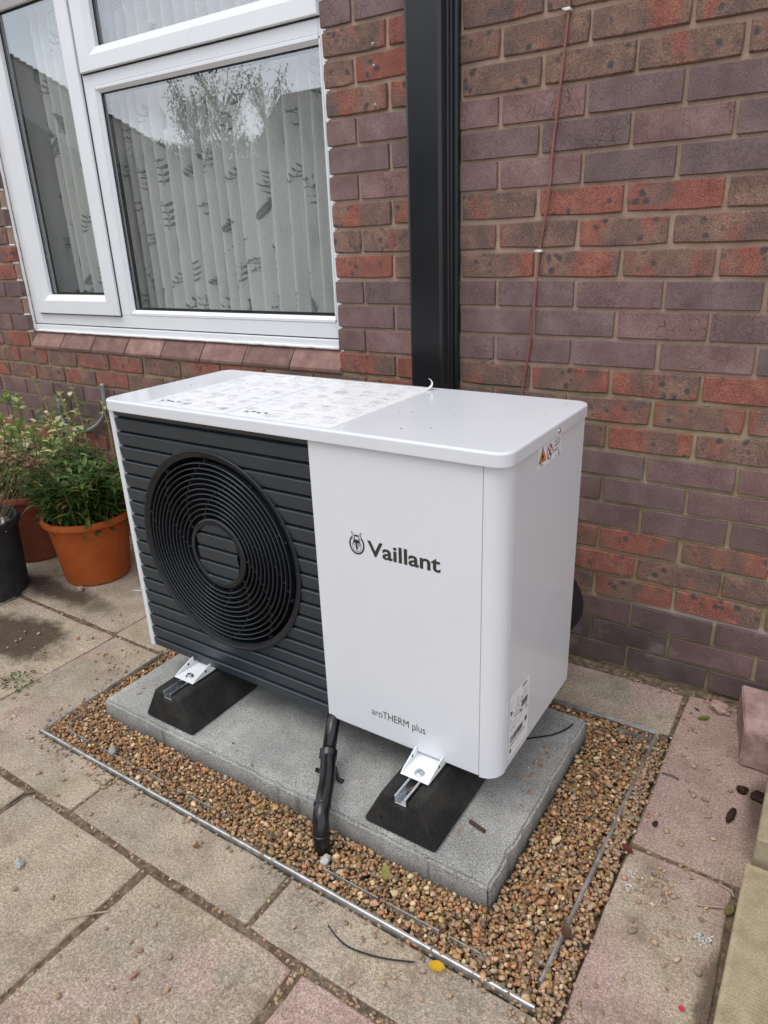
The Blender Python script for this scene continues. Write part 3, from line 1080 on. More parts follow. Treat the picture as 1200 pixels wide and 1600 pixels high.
cu = MB()
xs = np.arange(-2.19, -.40, .0045)
zs = [.948, 1.25, 1.6, 2.0, 2.3]
for xi in xs:
    for z in zs:
        sway = .010 * mnoise.noise((xi * 6, z * 1.4, 2))
        cu.v.append((xi + .008 * mnoise.noise((xi * 3, z * 1.1, 6)), cur_y(xi) + sway, z))
nz = len(zs)
for i in range(len(xs) - 1):
    for j in range(nz - 1):
        cu.f.append((i * nz + j, (i + 1) * nz + j, (i + 1) * nz + j + 1, i * nz + j + 1))
cu.build('net_cloth', M_CURT, curtain, smooth=True, fix=False)
pr = MB()
rr = random.Random(5)


def cpt(x, z):
    t = (z - .948) / 1.35
    return Vector((x + .008 * mnoise.noise((x * 3, z * 1.1, 6)), cur_y(x) + .010 * mnoise.noise((x * 6, z * 1.4, 2)) - .0032, z))


def blade(x, z, ang, L, W):
    d = (math.cos(ang), math.sin(ang))
    n = (-d[1], d[0])
    P = [(0, 0), (.4 * L, W / 2), (L, 0), (.4 * L, -W / 2)]
    pr.add([cpt(x + d[0] * u + n[0] * v, z + d[1] * u + n[1] * v) for u, v in P], [(0, 1, 2, 3)])


def spray(x, z, kind, s):
    a = math.pi / 2 + rr.uniform(-.35, .35)
    N = 9
    for i in range(N):
        t = i / N
        sx, sz = x + math.cos(a) * s * t + .1 * s * math.sin(t * 2.2), z + math.sin(a) * s * t
        blade(sx, sz, a, s / N * 1.1, .0016)
        if kind == 0:
            L = s * .26 * (1 - t * .75)
            for sg in (-1, 1):
                blade(sx, sz, a + sg * .62, L, .0042)
                blade(sx + math.cos(a) * s / N * .5, sz + math.sin(a) * s / N * .5, a + sg * .62, L * .92, .0042)
        elif kind == 1 and i % 2 == 1:
            for sg in (-1, 1):
                blade(sx, sz, a + sg * .6, s * .23, s * .075)
        elif kind == 2 and i in (5, 8):
            for sg in (-.9, -.45, 0, .45, .9):
                blade(sx, sz, a + sg, s * .24, .0018)
                ex, ez = sx + math.cos(a + sg) * s * .24, sz + math.sin(a + sg) * s * .24
                for q in range(4):
                    blade(ex, ez, a + sg + q * 1.57, .007, .0042)


for i in range(16):
    for j in range(11):
        spray(-2.2 + i * .12 + (j % 2) * .06 + rr.uniform(-.04, .04), .96 + j * .122 + rr.uniform(-.04, .04), rr.choice([0, 0, 1, 1, 2]), rr.uniform(.07, .12))
tag(pr.build('fern_print', M_PRINT, curtain, fix=False), kind='stuff')

orn = thing('ornament', 'small brown twisted ornament standing on the sill inside the side casement', 'ornament', (-2.15, .17, .946))
b = MB()
b.tube(bez([(-2.17, .17, .946), (-2.165, .165, .99), (-2.18, .17, 1.04), (-2.165, .165, 1.075)], 5), [.018] * 8 + [.016, .015, .014, .013, .012, .01, .008, .006], 8)
b.tube(bez([(-2.168, .168, 1.0), (-2.145, .16, 1.03), (-2.12, .165, 1.035), (-2.10, .16, 1.075)], 5), [.013] * 8 + [.012, .012, .011, .011, .011, .010, .008, .004], 8)
b.build('carved_figure', plain('carved_wood', (0.16, 0.12, 0.075), 0.7, var=.3, scale=50), orn, smooth=True)

# ================================================================== ON THE WALL
trunk = thing('pipe_trunking', 'tall black plastic trunking cover fixed to the brick wall behind the heat pump', 'trunking', (-.18, 0, 0))
b = MB()
prof = [(-.2420, .004), (-.2420, -.062), (-.2385, -.071), (-.230, -.0755), (-.140, -.0755), (-.1315, -.072), (-.128, -.064), (-.1275, -.047), (-.1245, -.0455),
        (-.1245, -.033), (-.1215, -.0315), (-.1215, .004)]
b.prism(prof, .22, 2.9, 2)
b.build('cover', M_TRUNK, trunk, bevel=.0012, segs=1)
b = MB()
b.prism([(-.1215, -.018), (-.1150, -.0165), (-.1130, -.013), (-.1130, .004), (-.1215, .004)], .22, 2.9, 2)
b.build('back_plate', M_TRUNK, trunk, bevel=.001, segs=1)

cab = thing('thin_cable', 'thin red brown cable clipped down the brick wall beside the black trunking', 'cable', (.13, 0, .8))
CP = [(.190, 2.05), (.178, 1.86), (.172, 1.745), (.171, 1.708), (.165, 1.618), (.155, 1.512), (.148, 1.435), (.145, 1.34), (.135, 1.265), (.125, 1.199), (.12, 1.122), (.115, 1.038), (.103, .916), (.091, .825), (.085, .70), (.08, .5)]
b = MB()
b.tube(bez([(x, -.006 - .002 * math.sin(i * 1.9), z) for i, (x, z) in enumerate(CP)], 5), .0036, 8)
b.build('sheath', M_CABLE, cab, smooth=True)
for (x, z) in ((.1715, 1.728), (.1265, 1.199)):
    b = MB()
    b.box(x - .010, x + .0055, -.0120, .004, z - .0033, z + .0033)
    b.tube([(x - .010, -.017, z), (x - .010, .0, z)], .0024, 8)
    b.build('clip', M_CLIP, cab, bevel=.001, segs=1)

cond = thing('grey_conduit', 'grey flexible conduit looping in a U on the wall left of the heat pump', 'conduit', (-2.0, 0, .5))
b = MB()
b.tube(bez([(-2.198, -.018, .60), (-2.203, -.019, .52), (-2.17, -.021, .475), (-2.085, -.022, .462), (-1.975, -.021, .487), (-1.895, -.020, .535), (-1.855, -.019, .60), (-1.845, -.018, .70)], 8), .0100, 10)
b.build('flexible_tube', M_CONDUIT, cond, smooth=True)
# screws left in the brickwork beside the trunking
for (x, z, which) in ((-.382, 1.742, 'topmost'), (-.381, 1.690, 'middle'), (-.381, 1.595, 'lowest')):
    o = thing('wall_plug_screw', which + ' small steel screw head in the mortar joint left of the black trunking', 'screw', (x, 0, z), 'screws left in the mortar joints')
    b = MB()
    b.lathe([(.0015, -.0035), (.0042, -.004), (.0052, -.002), (.0056, .006)], 12, x, z, 'y')
    b.build('screw_head', M_GALV, o, smooth=True)
    b = MB()
    b.lathe([(.0005, -.0044), (.0016, -.0044), (.0020, -.0040)], 8, x, z, 'y')
    b.build('recess', M_GASKET, o)

# ================================================================== CONCRETE BASE AND GRAVEL
basex = (-.758, .446)
base = MB()
base.box(basex[0], basex[1], -.953, -.352, -.03, .050)
bo = base.build('concrete_slab', M_CONC)
bm = bmesh.new()
bm.from_mesh(bo.data)
bmesh.ops.subdivide_edges(bm, edges=[e for e in bm.edges if e.calc_length() > .5], cuts=60, use_grid_fill=True)
bmesh.ops.bevel(bm, geom=[e for e in bm.edges if len(e.link_faces) == 2 and e.calc_face_angle(0) > .6], offset=.0065, segments=2, affect='EDGES')
for v in bm.verts:
    k = mnoise.noise((v.co.x * 14, v.co.y * 14, v.co.z * 20))
    edge = 1.0 if v.co.z > .03 else .5
    v.co.y += k * .0022 * edge
    v.co.x += mnoise.noise((v.co.y * 17, v.co.z * 12, 8)) * .0018 * edge
    v.co.z += mnoise.noise((v.co.x * 9, v.co.y * 9, 4)) * .0012
    if v.co.z > .036 and (v.co.y < -.94 or v.co.x > basex[1] - .012 or v.co.x < basex[0] + .012):
        chip = max(0, mnoise.noise((v.co.x * 23, v.co.y * 23, 9)) - .12) * .016
        v.co.z -= chip * .6
        if v.co.y < -.94:
            v.co.y += chip
        if v.co.x > basex[1] - .012:
            v.co.x -= chip
bm.to_mesh(bo.data)
bm.free()
bo.data.polygons.foreach_set('use_smooth', [True] * len(bo.data.polygons))
bo.data.set_sharp_from_angle(angle=R_(26))
tag(bo, 'long grey cast concrete plinth slab carrying the heat pump feet in the gravel', 'concrete slab')

bmi = bmesh.new()
bmesh.ops.create_icosphere(bmi, subdivisions=2, radius=1.0)
ICO_V = np.array([v.co[:] for v in bmi.verts])
ICO_F = np.array([[v.index for v in f.verts] for f in bmi.faces])
bmi.free()
bmi = bmesh.new()
bmesh.ops.create_icosphere(bmi, subdivisions=1, radius=1.0)
ICO1_V = np.array([v.co[:] for v in bmi.verts])
ICO1_F = np.array([[v.index for v in f.verts] for f in bmi.faces])
bmi.free()
PCOL = np.array([(.40, .255, .135), (.30, .175, .085), (.235, .135, .07), (.44, .31, .21), (.38, .235, .17), (.19, .13, .095), (.16, .135, .115), (.27, .235, .20), (.50, .41, .31), (.34, .16, .085), (.10, .075, .06), (.36, .27, .12), (.56, .46, .34), (.42, .20, .10)])
PW = np.array([.17, .17, .13, .10, .08, .08, .05, .05, .04, .06,   .03, .04, .06, .06])
PW = PW / PW.sum()


def rand_rot(n):
    q = rng.normal(size=(n, 4))
    q /= np.linalg.norm(q, axis=1)[:, None]
    w, x, y, z = q.T
    return np.stack([np.stack([1 - 2 * (y * y + z * z), 2 * (x * y - z * w), 2 * (x * z + y * w)], 1),
                     np.stack([2 * (x * y + z * w), 1 - 2 * (x * x + z * z), 2 * (y * z - x * w)], 1),
                     np.stack([2 * (x * z - y * w), 2 * (y * z + x * w), 1 - 2 * (x * x + y * y)], 1)], 1)


def pebbles(name, C, rad, parent=None, flat=0.65, hi=False, dusty=0.0):
    IV, IF = (ICO_V, ICO_F) if hi else (ICO1_V, ICO1_F)
    n, nv = len(C), len(IV)
    ax = np.stack([rng.uniform(.85, 1.6, n), rng.uniform(.65, 1.05, n), rng.uniform(flat * .8, flat * 1.3, n)], 1)
    V = IV[None] * ax[:, None, :]
    # lumpy: squash along random directions
    for _ in range(5):
        d = rng.normal(size=(n, 3))
        d /= np.linalg.norm(d, axis=1)[:, None]
        t = np.einsum('nvk,nk->nv', V, d)
        lim = rng.uniform(.30, .95, n)[:, None]
        ex = np.maximum(t - lim, 0) * rng.uniform(.35, .9, n)[:, None]
        V = V - ex[..., None] * d[:, None, :]
    V *= 1 + .085 * rng.normal(size=(n, nv, 1))
    ang = rng.uniform(0, 2 * np.pi, n)
    tilt = rand_rot(n)
    # mostly lying flat: blend by re-orthonormalising a z-rotation with some tilt
    cz, sz_ = np.cos(ang), np.sin(ang)
    Rz = np.zeros((n, 3, 3))
    Rz[:, 0, 0], Rz[:, 0, 1], Rz[:, 1, 0], Rz[:, 1, 1], Rz[:, 2, 2] = cz, -sz_, sz_, cz, 1
    tx, ty = rng.normal(0, .38, n), rng.normal(0, .38, n)
    Rx = np.zeros((n, 3, 3))
    Rx[:, 0, 0], Rx[:, 1, 1], Rx[:, 1, 2], Rx[:, 2, 1], Rx[:, 2, 2] = 1, np.cos(tx), -np.sin(tx), np.sin(tx), np.cos(tx)
    Ry = np.zeros((n, 3, 3))
    Ry[:, 1, 1], Ry[:, 0, 0], Ry[:, 0, 2], Ry[:, 2, 0], Ry[:, 2, 2] = 1, np.cos(ty), np.sin(ty), -np.sin(ty), np.cos(ty)
    Rm = Rx @ Ry @ Rz
    V = np.einsum('nij,nvj->nvi', Rm, V) * np.asarray(rad)[:, None, None] + np.asarray(C)[:, None, :]
    F = (IF[None] + (np.arange(n) * nv)[:, None, None]).reshape(-1, 3)
    me = bpy.data.meshes.new(name)
    me.vertices.add(n * nv)
    me.vertices.foreach_set('co', V.reshape(-1).astype(np.float32))
    nf = len(F)
    me.loops.add(nf * 3)
    me.loops.foreach_set('vertex_index', F.reshape(-1).astype(np.int32))
    me.polygons.add(nf)
    me.polygons.foreach_set('loop_start', np.arange(0, nf * 3, 3, dtype=np.int32))
    me.polygons.foreach_set('use_smooth', np.repeat(rng.random(n) > .42, len(IF)))
    me.update(calc_edges=True)
    c = PCOL[rng.choice(len(PCOL), n, p=PW)] * rng.uniform(.7, 1.4, (n, 1)) * (1.10, 1.00, .79) * rng.uniform(.94, 1.06, (n, 3))
    c = c * (1 - dusty) + dusty * np.array((.33, .27, .215)) * rng.uniform(.7, 1.35, (n, 1))
    c = np.repeat(c, nv, 0)
    at = me.color_attributes.new('tint', 'FLOAT_COLOR', 'POINT')
    at.data.foreach_set('color', np.concatenate([c, np.ones((len(c), 1))], 1).astype(np.float32).ravel())
    me.materials.append(M_PEB)
    return link(name, me, parent)


def jgrid(x0, x1, y0, y1, sp):
    X, Y = np.meshgrid(np.arange(x0, x1, sp), np.arange(y0, y1, sp))
    P = np.stack([X.ravel(), Y.ravel()], 1)
    return P + rng.uniform(-.5, .5, P.shape) * sp * 1.1


def keep_out(P, m=.004):
    inside = (P[:, 0] > basex[0] - m) & (P[:, 0] < basex[1] + m) & (P[:, 1] > -.953 - m) & (P[:, 1] < -.352 + m)
    return P[~inside]


bedm = MB()
bedm.add([(BX0 - .03, BY0 - .03, -.0265), (BX1 + .06, BY0 - .03, -.0265), (BX1 + .06, BY1 + .03, -.0265), (BX0 - .03, BY1 + .03, -.0265)], [(0, 1, 2, 3)])
tag(bedm.build('gravel_bed_base', M_SOIL, fix=False), 'soil at the bottom of the gravel bed', kind='structure')
lay = []
P = keep_out(jgrid(BX0 + .006, BX1 + .028, BY0 + .006, BY1 - .006, .0100))
lay.append((P, -.016, .0060, .0085))
P = keep_out(jgrid(BX0 + .006, BX1 + .027, BY0 + .008, BY1 - .008, .0096), .006)
lay.append((P, -.0065, .0043, .0076))
P = keep_out(jgrid(BX0 + .010, BX1 + .016, BY0 + .012, BY1 - .012, .0175), .006)
lay.append((P, .000, .0046, .0088))
C, Rr = [], []
P = keep_out(jgrid(BX0 + .006, BX1 + .026, BY0 + .010, BY1 - .010, .0125), .004)
lay.append((P, -.001, .0018, .0034))
for P, z, r0, r1 in lay:
    n = len(P)
    hump = np.array([mnoise.noise((x * 7, y * 7, 0)) for x, y in P]) * .004
    # the bed stands a little higher against the concrete in front and drops at the back
    hump += np.where(P[:, 1] < -.95, .003, 0) + np.where(P[:, 1] > -.36, -.004, 0) + np.where(P[:, 0] > .40, .003, 0)
    C.append(np.stack([P[:, 0], P[:, 1], z + hump + rng.uniform(-.002, .002, n)], 1))
    Rr.append(r0 * .82 + (r1 * 1.18 - r0 * .82) * rng.beta(1.3, 3.0, n))
gr = pebbles('gravel', np.concatenate(C), np.concatenate(Rr), dusty=.16)
gr.data.materials[0] = M_PEB
tag(gr, 'mixed brown and tan pea gravel filling the bed around the concrete slab', 'gravel', kind='stuff')

# grit and pebbles spilt on the paving and lying in the joints
sp = []


def spill(cx, cy, sx, sy, n, z=.003):
    P = rng.normal(size=(n, 2)) * (sx, sy) + (cx, cy)
    for x, y in P:
        if BX0 + .0 < x < BX1 - .01 and BY0 + .0 < y < BY1:
            continue
        if x > .848 or y > -.02:
            continue
        sp.append((x, y, z))


for y in np.linspace(-1.06, -.30, 26):
    spill(.618, y, .010, .02, int(11 + 7 * math.sin(y * 9)), .004)
spill(.63, -1.09, .025, .03, 60, .004)
spill(.60, -1.125, .03, .012, 26, .004)
for x in np.linspace(-.85, .58, 30):
    spill(x, -1.113, .03, .010, 3 + int(5 * max(0, mnoise.noise((x * 4, 2, 2)) + .15)), .003)
spill(-.52, -1.125, .06, .012, 30)
spill(-.80, -1.115, .05, .015, 20)
for y in np.linspace(-1.06, -.66, 12):
    spill(-.872, y, .012, .02, 4)
for y in np.linspace(-.62, -.10, 8):
    spill(.645, y, .012, .02, 2)
for x in np.linspace(.42, .76, 8):
    spill(x, -.045, .02, .008, 3)
spill(.715, -.735, .030, .022, 34)
spill(.735, -.775, .035, .03, 12)
for (x0, y0, x1, y1, n) in [(-.81, -1.24, .62, -1.242, 150), (-.516, -1.235, -.516, -1.11, 16), (.058, -1.235, .058, -1.11, 16), (-.222, -1.6, -.222, -1.25, 26), (.202, -1.42, .202, -1.25, 22),
                            (-1.11, -.66, -1.10, -.95, 10), (-1.6, -.66, -.88, -.66, 16), (.202, -1.25, .44, -1.243, 30), (.642, -.652, .84, -.652, 8)]:
    t = rng.uniform(0, 1, n)
    for q in t:
        sp.append((x0 + (x1 - x0) * q + rng.normal(0, .004), y0 + (y1 - y0) * q + rng.normal(0, .004), -.010 + rng.uniform(0, .008)))
for _ in range(16):
    spill(rng.uniform(-1.3, .60), rng.uniform(-1.5, -1.13), .05, .035, int(rng.integers(2, 8)), .002)
for _ in range(16):
    spill(rng.uniform(-1.5, -.90), rng.uniform(-1.15, -.45), .05, .04, int(rng.integers(2, 9)), .002)
for _ in range(46):
    sp.append((rng.uniform(.64, .82), rng.uniform(-1.1, -.06), .002))
sp = np.array(sp)
rad = .0028 + .0052 * rng.beta(1.3, 2.6, len(sp))
rad = np.where(sp[:, 2] > .0025, np.maximum(rad, .0042), rad)
sp[:, 2] = np.where(sp[:, 2] > 0, rad * .55, sp[:, 2])
tag(pebbles('spilt_gravel', sp, rad, dusty=.5), 'small loose stones spilt on the slabs and lodged in the joints', 'gravel', kind='stuff')
gp = np.array([(x, y, .0004) for x, y in zip(rng.uniform(-1.7, .83, 2600), rng.uniform(-1.7, -.05, 2600)) if not (BX0 - .01 < x < BX1 + .03 and BY0 - .01 < y < BY1 + .01)])
tag(pebbles('scattered_grit', gp, rng.uniform(.0007, .0022, len(gp)), dusty=.8), 'fine grit scattered over the paving slabs', 'grit', kind='stuff')

cr_p = [(-.70, -.86, .051), (-.69, -.885, .051), (-.30, -.90, .051), (-.27, -.915, .051), (-.20, -.935, .051), (-.03, -.88, .051), (.05, -.90, .051), (.30, -.95, .0505), (.37, -.90, .051)]
cr_p += [(.395 + random.gauss(0, .012), -.60 + random.gauss(0, .05), .051) for _ in range(22)] + [(.02 + random.gauss(0, .02), -.86 + random.gauss(0, .02), .051) for _ in range(8)]
cr_p += [(random.uniform(-.72, .42), random.uniform(-.945, -.80), .0505) for _ in range(30)]
cr_r = np.array([random.uniform(.0035, .0055) if i < 31 else random.uniform(.001, .003) for i in range(len(cr_p))])
tag(pebbles('stray_gravel', np.array(cr_p), cr_r, dusty=.3), 'a few stray gravel stones lying on the concrete slab', 'gravel', kind='stuff')

PEBS = [(-.18, -1.15, .008), (-.42, -1.43, .010), (-.52, -1.46, .008), (-.33, -1.40, .007), (-.10, -1.33, .008), (-.02, -1.36, .009), (-.05, -1.42, .010), (.02, -1.47, .009), (-.13, -1.30, .007),
        (.14, -1.19, .007), (.30, -1.22, .009), (.35, -1.19, .008), (.36, -1.17, .007), (.42, -1.18, .008), (.46, -1.15, .008), (.40, -1.135, .008), (.27, -1.14, .007), (.69, -.20, .008), (.72, -.26, .008),
        (.76, -.30, .009), (.68, -.31, .008), (.71, -.34, .010), (.73, -.44, .010), (.755, -.44, .009), (.80, -.38, .010), (.70, -.58, .010), (.735, -.60, .010), (.79, -.55, .009), (.77, -.49, .008),
        (.70, -.86, .010), (.755, -.83, .009), (.775, -.825, .008), (.82, -.88, .010), (-.98, -1.10, .009), (-1.05, -1.02, .008), (-.93, -.86, .008), (-1.2, -.74, .009), (-1.02, -.80, .008), (-.70, -1.20, .009), (-.62, -1.18, .008)]
for (x, y, r) in PEBS:
    o = pebbles('pebble', np.array([(x, y, r * .42)]), np.array([r * .72]), hi=True, dusty=.55)
    tag(o, 'loose rounded pebble lying on the paving outside the gravel bed', 'pebble', 'loose pebbles on the paving')


# galvanised edging: a shallow steel channel on its back, the far lip showing here and there
def edging(p0, p1, inward, label, show, z=.001, slim=1.0):
    a, b = Vector((*p0, 0)), Vector((*p1, 0))
    d = (b - a).normalized()
    n = Vector((*inward, 0))
    L = (b - a).length
    o = thing('steel_edging', label, 'edging strip', a)
    K = max(8, int(L / .06))
    m = MB()
    prof = [(.0, -.012), (-.001, .003), (.001, .0062), (.004, .0075), (.0085, .0070), (.0105, .0045), (.0110, .0015), (.0122, .0010), (.0122, -.012)]
    k = len(prof)
    for i in range(K + 1):
        q = a + d * L * i / K
        wob = .0012 * mnoise.noise((q.x * 5, q.y * 5, 3))
        for u, w in prof:
            m.v.append(tuple(q + n * (u * slim + wob) + Vector((0, 0, w + z))))
    for i in range(K):
        for j in range(k - 1):
            m.f.append((i * k + j, (i + 1) * k + j, (i + 1) * k + j + 1, i * k + j + 1))
    m.f.append(tuple(range(k)))
    m.f.append(tuple(K * k + j for j in range(k))[::-1])
    m.build('rolled_lip', M_GALV, o, auto=35)
    for (t0, t1) in show:
        m = MB()
        q0, q1 = a + d * t0 + n * .041, a + d * t1 + n * .041
        s = n * .0022
        vs = []
        for q in (q0, q1):
            zt = .0075 + z
            vs += [tuple(q + Vector((0, 0, -.012))), tuple(q + Vector((0, 0, zt))), tuple(q + s + Vector((0, 0, zt))), tuple(q + s + Vector((0, 0, -.012)))]
        m.add(vs, [(0, 4, 5, 1), (1, 5, 6, 2), (2, 6, 7, 3), (0, 1, 2, 3), (7, 6, 5, 4)])
        m.build('inner_lip', M_GALV, o)


edging((-.852, -1.100), (.596, -1.094), (0, 1), 'long shiny steel edging strip along the front of the gravel bed', [(.06, .16), (.22, .34), (.36, .46), (.55, .64), (.66, .69), (.96, 1.10), (1.12, 1.24), (1.26, 1.34)], slim=.82, z=-.0008)
edging((.608, -.272), (.592, -1.045), (-1, 0), 'steel edging strip along the right side of the gravel bed', [(.02, .07), (.13, .20)], slim=.72)
edging((-.850, -1.094), (-.866, -.66), (1, 0), 'thin steel edging strip at the left end of the gravel bed', [(.05, .11)], slim=.5)
edging((.612, -.250), (-.86, -.256), (0, -1), 'steel edging strip at the back of the gravel bed next to the wall slabs', [(.0, .10)], slim=.6)

# ================================================================== HEAT PUMP
X0, X1, YFR, YBK, ZB, ZT = -.7184, .3864, -.7937, -.3563, .1593, .8613
hp = thing('heat_pump', 'large white outdoor heat pump with a dark louvred fan grille on the left', 'heat pump', ((X0 + X1) / 2, (YFR + YBK) / 2, ZB))
XB, XS, CR = -.0617, .3441, .042


def panel(name, x0, x1, y0, y1, z0, z1, mat=M_SHELL, bev=.0025, parent=None):
    b = MB()
    b.box(x0, x1, y0, y1, z0, z1)
    return b.build(name, mat, parent or hp, bevel=bev, segs=2)


panel('front_panel', XB + .0006, XS - .0008, YFR, YFR + .022, ZB, ZT)
panel('left_panel', X0, X0 + .017, YFR, YBK, ZB, ZT, bev=.003)
panel('side_panel', X1 - .018, X1, YFR + CR + .0022, YBK, ZB, ZT, bev=.003)
panel('rear_panel', X0 + .0175, X1 - .0185, YBK - .015, YBK, ZB, ZT)
panel('bottom_tray', X0 + .0175, X1 - .02, YFR + .024, YBK - .016, ZB + .002, ZB + .02, mat=M_VOID)
b = MB()   # rounded corner post
ring = [(XS + .0008, YFR + .0)]
for i in range(9):
    a = -math.pi / 2 + math.pi / 2 * i / 8
    ring.append((X1 - CR + CR * math.cos(a), YFR + CR + CR * math.sin(a)))
ring += [(X1 - .018, YFR + CR), (XS + .0008, YFR + .022)]
b.prism(ring, ZB - .002, ZT, 2)
b.build('corner_post', M_SHELL, hp, bevel=.0008, segs=1, auto=30)
# lid with a rolled edge
LX0, LX1, LY0, LY1, LZ1 = X0 - .010, X1 + .010, YFR - .011, YBK + .008, .8905
bm = bmesh.new()


def rring(x0, x1, y0, y1, r, z, n=6):
    out = []
    for cx, cy, a0 in ((x1 - r, y0 + r, -90), (x1 - r, y1 - r, 0), (x0 + r, y1 - r, 90), (x0 + r, y0 + r, 180)):
        for i in range(n + 1):
            a = R_(a0 + 90 * i / n)
            out.append(bm.verts.new((cx + r * math.cos(a), cy + r * math.sin(a), z)))
    return out


LR = .0055
lid_prof = [(.004, ZT + .0005), (.0005, ZT + .0012), (0, ZT + .003), (0, ZT + .004), (0, LZ1 - LR - .001)]
lid_prof += [(LR * (1 - math.cos(R_(q))), LZ1 - LR * (1 - math.sin(R_(q)))) for q in range(0, 91, 10)] + [(LR + .001, LZ1)]
rs = [rring(LX0 + i_, LX1 - i_, LY0 + i_, LY1 - i_, max(.006, .034 - i_), z) for i_, z in lid_prof]
for a, b_ in zip(rs, rs[1:]):
    for i in range(len(a)):
        j = (i + 1) % len(a)
        bm.faces.new((a[i], a[j], b_[j], b_[i]))
bm.faces.new(rs[-1])
bm.faces.new(rs[0][::-1])
me = bpy.data.meshes.new('lid')
bm.to_mesh(me)
bm.free()
me.materials.append(M_SHELL)
me.polygons.foreach_set('use_smooth', [True] * len(me.polygons))
me.set_sharp_from_angle(angle=R_(50))
lid = link('lid', me, hp)
b = MB()
b.lathe([(.0005, .0035), (.004, .003), (.0055, .0005)], 12, 0, 0)
sc = b.build('lid_screw', M_ZINC, hp, smooth=True)
sc.matrix_parent_inverse = Matrix.Translation(hp.location).inverted()
sc.location = (LX1 - .0002, -.556, .8735)
sc.rotation_euler = (0, R_(90), 0)
b = MB()
b.box(X1 - .016, X1 - .004, YFR + CR - .0004, YFR + CR + .0026, ZB, ZT)
b.build('side_gap', M_VOID, hp)
b = MB()
b.box(XS - .0008, XS + .0008, YFR + .003, YFR + .02, ZB, ZT)
b.build('panel_gap', M_VOID, hp)

# louvre panel: 19 slats cut round the fan opening
louv = bpy.data.objects.new('louvre_panel', None)
COL.objects.link(louv)
louv.parent = hp
louv.matrix_parent_inverse = Matrix.Translation(hp.location).inverted()
FX, FZ, FR, HR = -.3835, .5235, .2665, .0815
SX0, SX1 = X0 + .0172, XB - .0004


def slat_quads(x0, x1, z0, z1, mode, mb, y0, y1, ytop):
    """columns of a slat, either outside the fan circle (mode 'out') or inside the hub (mode 'hub')."""
    R = FR - .004 if mode == 'out' else HR - .002
    N = max(1, int((x1 - x0) / .011))
    xs_ = np.linspace(x0, x1, N + 1)

    def half(x):
        d = R * R - (x - FX) ** 2
        return math.sqrt(d) if d > 0 else None

    def slab_(xa, xb, za0, zb0, za1, zb1):
        # front verts lean: top edge proud
        def yy(z):
            return y0 + (ytop - y0) * (z - z0) / (z1 - z0)
        ca, cb = min(.0015, (za1 - za0) * .5), min(.0015, (zb1 - zb0) * .5)
        v = [(xa, yy(za0), za0), (xb, yy(zb0), zb0), (xb, yy(zb1), zb1 - cb), (xa, yy(za1), za1 - ca), (xa, y1, za0), (xb, y1, zb0), (xb, y1, zb1), (xa, y1, za1),
             (xa, yy(za1) + ca * 1.3, za1), (xb, yy(zb1) + cb * 1.3, zb1)]
        mb.add(v, [(0, 1, 2, 3), (3, 2, 9, 8), (8, 9, 6, 7), (1, 0, 4, 5)])
    for xa, xb in zip(xs_, xs_[1:]):
        ha, hb = half(xa), half(xb)
        if mode == 'out':
            if ha is None and hb is None:
                slab_(xa, xb, z0, z0, z1, z1)
                continue
            ha, hb = ha or 0, hb or 0
            lo_a, lo_b = min(z1, FZ - ha), min(z1, FZ - hb)
            hi_a, hi_b = max(z0, FZ + ha), max(z0, FZ + hb)
            if lo_a > z0 or lo_b > z0:
                slab_(xa, xb, z0, z0, max(z0, lo_a), max(z0, lo_b))
            if hi_a < z1 or hi_b < z1:
                slab_(xa, xb, min(z1, hi_a), min(z1, hi_b), z1, z1)
        else:
            if ha is None or hb is None:
                continue
            a0, b0 = max(z0, FZ - ha), max(z0, FZ - hb)
            a1, b1 = min(z1, FZ + ha), min(z1, FZ + hb)
            if a1 > a0 or b1 > b0:
                slab_(xa, xb, a0, b0, max(a0, a1), max(b0, b1))


hubm = MB()
PITCH = .0385
zt = .8412
k = 0
edges = [ZT - .001] + [zt - PITCH * i for i in range(18)] + [ZB + .001]
for hi_, lo_ in zip(edges, edges[1:]):
    z1, z0 = hi_ - .0008, lo_ + .0058
    if lo_ < ZB + .01:
        z0 = lo_
    cut = z0 > FZ - FR + .004 and z1 < FZ + FR - .004
    for xa_, xb_ in (((SX0, FX), (FX, SX1)) if cut else ((SX0, SX1),)):
        m = MB()
        slat_quads(xa_, xb_, z0, z1, 'out', m, YFR + .0055, YFR + .0135, YFR + .0012)
        m.build('slat', M_DARK, louv, fix=False)
    if z1 > FZ - HR and z0 < FZ + HR:
        m = MB()
        slat_quads(FX - HR + .002, FX + HR - .002, z0, z1, 'hub', m, YFR + .0055, YFR + .0135, YFR + .0012)
        hubm.v_all = getattr(hubm, 'v_all', []) + [m]
# dark board behind the slats, with the fan opening left clear
m = MB()
slat_quads(SX0, SX1, ZB + .001, ZT - .001, 'out', m, YFR + .0137, YFR + .0165, YFR + .0137)
m.build('backing_board', M_VOID, louv, fix=False)

